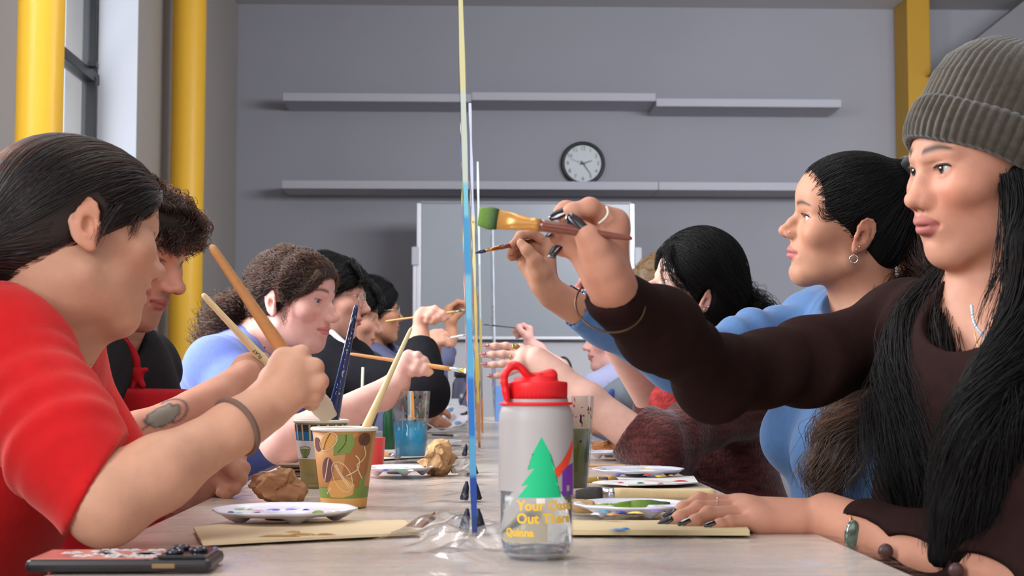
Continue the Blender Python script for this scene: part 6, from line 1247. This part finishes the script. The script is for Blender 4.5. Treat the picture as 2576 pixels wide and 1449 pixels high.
# ================================================================== woman with curly ponytail in lavender-blue tee
if want('L3'):
    T = Tr(P(733, 765, 3.22), rotm((-8.5, 0, -112)), 1.0); fp = dict(nose_l=1.05, tip_z=-.004, lips=.9, chin=-.006, lid=.0036, lip_y=-.001, crown=.018)
    S = SDF(); head_sdf(S, T, fp)
    neck = P(655, 860, 3.27); sR = P(545, 925, 3.08); sL = P(700, 925, 3.46); hip = V(-.60, 3.36, .50)
    neckto(S, T, neck, .044, .05); S.cone(T(0, .01, -.06), P(715, 880, 3.27), .042, .045, .03); S.cone(neck, sR, .042, .04, .04); S.cone(neck, sL, .042, .04, .04)
    eR = P(715, 1112, 2.93); wR = P(998, 968, 3.02); S.chain([sR, eR, P(830, 1062, 2.95), wR], [.046, .043, .040, .025], .02)
    H = Hand(3.02, (940, 740, 4.529))
    H.build(S, (270, 1020, 0), (120, 1180, -10), [[(400, 690, 6), (500, 700, -4), (575, 755, -4), (620, 800, -2)], [(360, 740, -4), (500, 790, -12), (590, 840, -12), (650, 885, -8)], [(330, 820, -6), (470, 850, -16), (560, 880, -14), (620, 910, -10)], [(330, 890, -2), (430, 900, -10), (510, 900, -8), (560, 905, -6)]],
            [(380, 800, 20), (480, 800, 18), (580, 840, 10)], .95, palm=[((280, 970, 0), (370, 780, -2), .018)], wr=.0235, fr=.028)
    skin = (214, 164, 152)
    A = person('woman with curly dark ponytail in a lavender-blue ribbed tee holding a long wooden brush', S, .0026, lambda v: face_cols(v, T, skin, fp, lip=(196, 108, 108), brow=(74, 54, 46), blush=.26))
    eyes(T, A, (70, 84, 90), (4, -6), fp)
    G = SDF(); F, lat = torso(G, neck, sR, sL, hip, .010, bust=.7, fwd=(1, 0, 0)); G.ell(P(560, 920, 3.26), (.10, .12, .07), rotm((0, -30, 0)), .05); G.chain([sR, P(600, 990, 3.02), P(628, 1030, 2.99)], [.062, .060, .058], .03); G.chain([sL, P(760, 1010, 3.45)], [.058, .052], .03)
    folds(G, neck, sR, .003, 24, 81, .11, .8); cloth_noise(G, .0025, 24, 82); G.sph(P(725, 838, 3.20), .060, .012, 's'); G.cut(P(640, 1045, 2.985), eR - sR, .10)
    garment('ribbed_tee', A, G, .004, mat('lavender_blue_rib', (98, 116, 188), .88, spec=.15, sheen=.25, bump=(260, .3, .0015, (1, 1, .2)), noise=(80, .05)))
    Gp = SDF(); legs(Gp, hip, F, lat, g=.012); Gp.ell(hip, (.16, .16, .13), None, .05); garment('trousers', A, Gp, .012, mat('dark_trousers', (30, 30, 36), .85)); shoes(A, hip, F, lat)
    C = cap_sdf(T, fc=(0, .132, -.028), fr=(.115, .082, .115), gx=.082, gy=.102, gz=.089, crown=.018); cloth_noise(C, .0025, 140, 84); v, f = C.mesh(.003); raw('hair', v, f, mat('brown_curls_mass2', (46, 37, 33), .6, spec=.25), A)
    bun = T(0, -.105, -.01); LK = [clear_ear(flow(C, v, 2400, 16, .0115, lambda p: bun - p, off=.002, curl=.0048, cl=.029, T=T), T)]
    core = SDF(); LC = [lock([(T(.01, -.10, -.01), .022), (T(.02, -.135, -.03), .036), (T(.03, -.155, -.07), .044), (T(.035, -.155, -.115), .042), (T(.04, -.15, -.15), .03)], 620, K=34, curl=.008, cl=.028, core=core, frizz=.014)]
    LF = np.concatenate([lock([(T(.055, .058, .075), .005), (T(.074, .045, .055), .006), (T(.083, .022, .046), .005), (T(.086, .012, .062), .004), (T(.085, .028, .070), .004)], 46, K=24, frizz=.003), lock([(T(.072, .035, .02), .003), (T(.076, .030, -.02), .003), (T(.074, .026, -.05), .002)], 14, K=24, curl=.003, cl=.03), lock([(T(.05, .085, .08), .006), (T(.064, .074, .052), .006), (T(.072, .058, .030), .004)], 50, K=24, curl=.002)])
    garment('ponytail', A, core, .005, mat('brown_curls_mass2', (46, 37, 33), .6)); hm = hairmat('ash_brown_hair', .78, .35)
    strands('hair_strands', np.concatenate(LK), .00036, .0002, hm, A); strands('ponytail_strands', np.concatenate(LC), .00034, .0002, hm, A); strands('loose_curl', LF, .00036, .0002, hm, A)
# ================================================================== three painters further down the left side
def far_left(label, T, fp, neck, sR, sL, hip, skin, arm, hand, gname, gmat, G_r=.060, hair=(22, 19, 20), gaze=(0, -6), seed=90, fringe=True, gl=True, cuff=None, hkw={}, arm2=None):
    S = SDF(); head_sdf(S, T, fp); neckto(S, T, neck); S.cone(neck, sR, .042, .04, .04); S.cone(neck, sL, .042, .04, .04)
    e, w = arm; S.chain([sR, e, w], [.043, .039, .024], .02); H = Hand(hand[0], hand[1]); H.build(S, *hand[2:], .98, wr=.0235, fr=.027)
    if arm2: e2, w2, H2, ha = arm2; S.chain([sL, e2, w2], [.042, .037, .024], .02); H2.build(S, *ha, .98, wr=.023, fr=.026)
    A = person(label, S, .0032, lambda v: face_cols(v, T, skin, fp, lip=(160, 92, 92), brow=(34, 26, 24), blush=.25)); eyes(T, A, (48, 32, 24), gaze, fp)
    G = SDF(); F, lat = torso(G, neck, sR, sL, hip, .018, fwd=(1, 0, 0)); c = w + (e - w) * .12 if cuff is None else cuff; G.chain([sR, e, c], [G_r, G_r * .95, G_r * .66], .03); folds(G, sR, e, .006, 12, seed, .12); folds(G, e, w, .005, 14, seed + 3, .1); cloth_noise(G, .004, 26, seed + 1)
    if arm2: G.chain([sL, e2, e2 * .45 + w2 * .55], [G_r, G_r * .9, G_r * .7], .03); G.cut(e2 * .5 + w2 * .5, w2 - e2, .09)
    G.cut(c + (e - c) * .1, w - e, .09); G.sph(T(0, .02, -.13), .066, .015, 's'); garment(gname, A, G, .006, gmat)
    Gp = SDF(); legs(Gp, hip, F, lat, g=.012); Gp.ell(hip, (.15, .15, .10), None, .05); garment('trousers', A, Gp, .014, mat('dark_trousers', (30, 30, 36), .85)); shoes(A, hip, F, lat)
    C = cap_sdf(T, fc=(0, .130, -.030), fr=(.110, .080, .112), gx=.083, gy=.102, gz=.092, crown=fp.get('crown', 0), **hkw); cloth_noise(C, .003, 90, seed + 5); v, f = C.mesh(.004); raw('hair', v, f, mat('black_hair_mass', (11, 9, 10), .65, spec=.15), A)
    LK = [flow(C, v, 900, 14, .010, lambda p: T(0, -.09, -.06) - p, off=.002, curl=.003, cl=.05)]
    if fringe:
        cr = fp.get('crown', 0)
        for x in (.055, .03, .0, -.03): LK.append(lock([(T(x * .9, .050, .128 - cr), .008), (T(x, .082, .100 - cr * .9), .009), (T(x * 1.1, .099, .068 - cr * .6), .009), (T(x * 1.25, .099 - abs(x) * .25, .044), .006)], 70, K=14, curl=.003, cl=.05))
    strands('hair_strands', np.concatenate(LK), .0005, .0003, hairmat('black_hair', 1., .35), A)
    if gl: glasses(T, A, mat('wire_frame', (190, 180, 170), .25, 1))
    return A, G
BLK = lambda: mat('black_sweatshirt', (31, 31, 35), .93, spec=.06, sheen=.0, noise=(50, .15))
if want('L4'):
    T = Tr(P(818, 752, 3.88), rotm((-8, 0, -88)), 1.03)
    A, G = far_left('person in black sweatshirt and round wire glasses with dark wavy fringe', T, dict(nose_l=.9, jaw=1.05, crown=.022), P(800, 845, 3.95), P(815, 925, 3.72), P(880, 915, 4.12), V(-.62, 3.95, .5), (214, 160, 140), (P(1068, 985, 3.60), P(1052, 845, 3.80)),
        (3.80, (940, 740, 4.529), (525, 440, 0), (530, 650, 0), [[(560, 190, 6), (700, 165, 0), (790, 220, -4), (840, 270, -4)], [(540, 215, -4), (660, 215, -12), (740, 260, -12), (800, 295, -10)], [(520, 240, -8), (620, 250, -16), (690, 280, -14), (730, 310, -12)], [(510, 290, -6), (600, 300, -12), (660, 315, -10), (690, 330, -8)]], [(560, 300, 20), (650, 250, 24), (760, 250, 18)]), 'black_sweatshirt', BLK(), cuff=P(1055, 868, 3.765))
    CS = SDF(); CS.cone(P(838, 838, 3.79), P(874, 872, 3.76), .012, .012, .01, flat=((.5, -.3, .6), .5)); v, f = CS.mesh(.003); raw('shirt_collar', v, f, mat('white_cotton', (205, 208, 215), .8), A)
if want('L5'):
    T = Tr(P(868, 806, 4.42), rotm((-10, 0, -84)), 1.0)
    far_left('person with dark curly fringe half hidden behind the black sweatshirt', T, dict(nose_l=.9), P(850, 880, 4.48), P(880, 945, 4.30), P(920, 935, 4.65), V(-.60, 4.5, .5), (196, 146, 124), (P(1062, 985, 4.15), P(1085, 890, 4.28)),
        (4.28, (940, 740, 4.529), (670, 700, 0), (640, 900, 0), [[(730, 450, 6), (790, 480, 0), (850, 530, -4), (862, 590, -4)], [(700, 440, 12), (770, 430, 14), (820, 460, 14), (850, 490, 12)], [(670, 450, 18), (730, 430, 22), (780, 440, 22), (810, 470, 20)], [(650, 470, 24), (700, 450, 26), (740, 460, 26), (760, 480, 24)]], [(720, 560, -12), (790, 540, -14), (850, 580, -12)]), 'dark_jumper', mat('charcoal_jumper', (52, 50, 62), .9), gl=False, seed=100)
if want('L6'):
    T = Tr(P(934, 794, 5.2), rotm((2, 0, -73)), 1.0)
    far_left('person in wire glasses with long dark hair at the far end of the left side', T, dict(nose_l=.8, nose_w=1.15, lips=1.1), P(925, 870, 5.25), P(930, 920, 5.08), P(980, 915, 5.4), V(-.58, 5.25, .5), (178, 126, 98), (P(1075, 965, 4.9), P(1135, 850, 4.98)),
        (5.0, (940, 740, 4.529), (880, 440, 0), (820, 640, 0), [[(860, 150, 6), (960, 85, 0), (1030, 95, -4), (1065, 125, -4)], [(840, 165, 16), (950, 110, 14), (1020, 120, 10), (1062, 140, 8)], [(835, 190, 24), (950, 150, 24), (1010, 150, 20), (1050, 160, 18)], [(830, 215, 32), (920, 180, 32), (980, 180, 28), (1010, 190, 26)]], [(900, 300, -14), (970, 230, -18), (1020, 190, -12)]), 'grey_blue_shirt', mat('slate_shirt', (88, 92, 122), .9), gl=True, seed=110, fringe=False, arm2=(P(985, 1075, 4.95), P(1072, 1062, 4.74), Hand(4.66), ((1076, 1060, 60), (1020, 1070, 160), [[(1100, 1040, 20), (1116, 1036, 0), (1126, 1042, -8), (1131, 1050, -8)], [(1100, 1048, 10), (1114, 1060, -20), (1124, 1066, -20), (1132, 1068, -10)], [(1096, 1056, 10), (1110, 1068, -20), (1120, 1072, -20), (1128, 1072, -10)], [(1090, 1062, 14), (1104, 1073, -14), (1112, 1076, -14), (1120, 1076, -8)]], [(1092, 1040, 30), (1106, 1034, 20), (1120, 1036, 16)])), hkw=dict(nape=((.045, -.02), (-.08, -.11))))
# ------------------------------------------------------------------ finer pieces belong to the part they sit on
SUB = dict(hair_strands='hair', baby_hair='hair', fringe='hair', loose_curl='hair', ponytail_strands='ponytail', button='sweater', apron_strap='apron', strap_knot='apron', pendant='pendant_cord', camera_lens='camera_plate', printed_flowers='back_panel',
           lettuce_hem='ribbed_top', shirt_print='grey_tee', shirt_collar='black_sweatshirt', beanie_brim='beanie', bracelet_beads='cord_bracelet', bracelet_clasp='bracelet_stone', stone_ring=None, knit_top=None, tether_ring=None, carry_loop='lid')
base = lambda o: o.name.split('.')[0]
for o in list(COL.objects):
    t = SUB.get(base(o))
    if t and o.parent:
        m = [q for q in o.parent.children if base(q) == t]
        if m: o.parent = m[0]
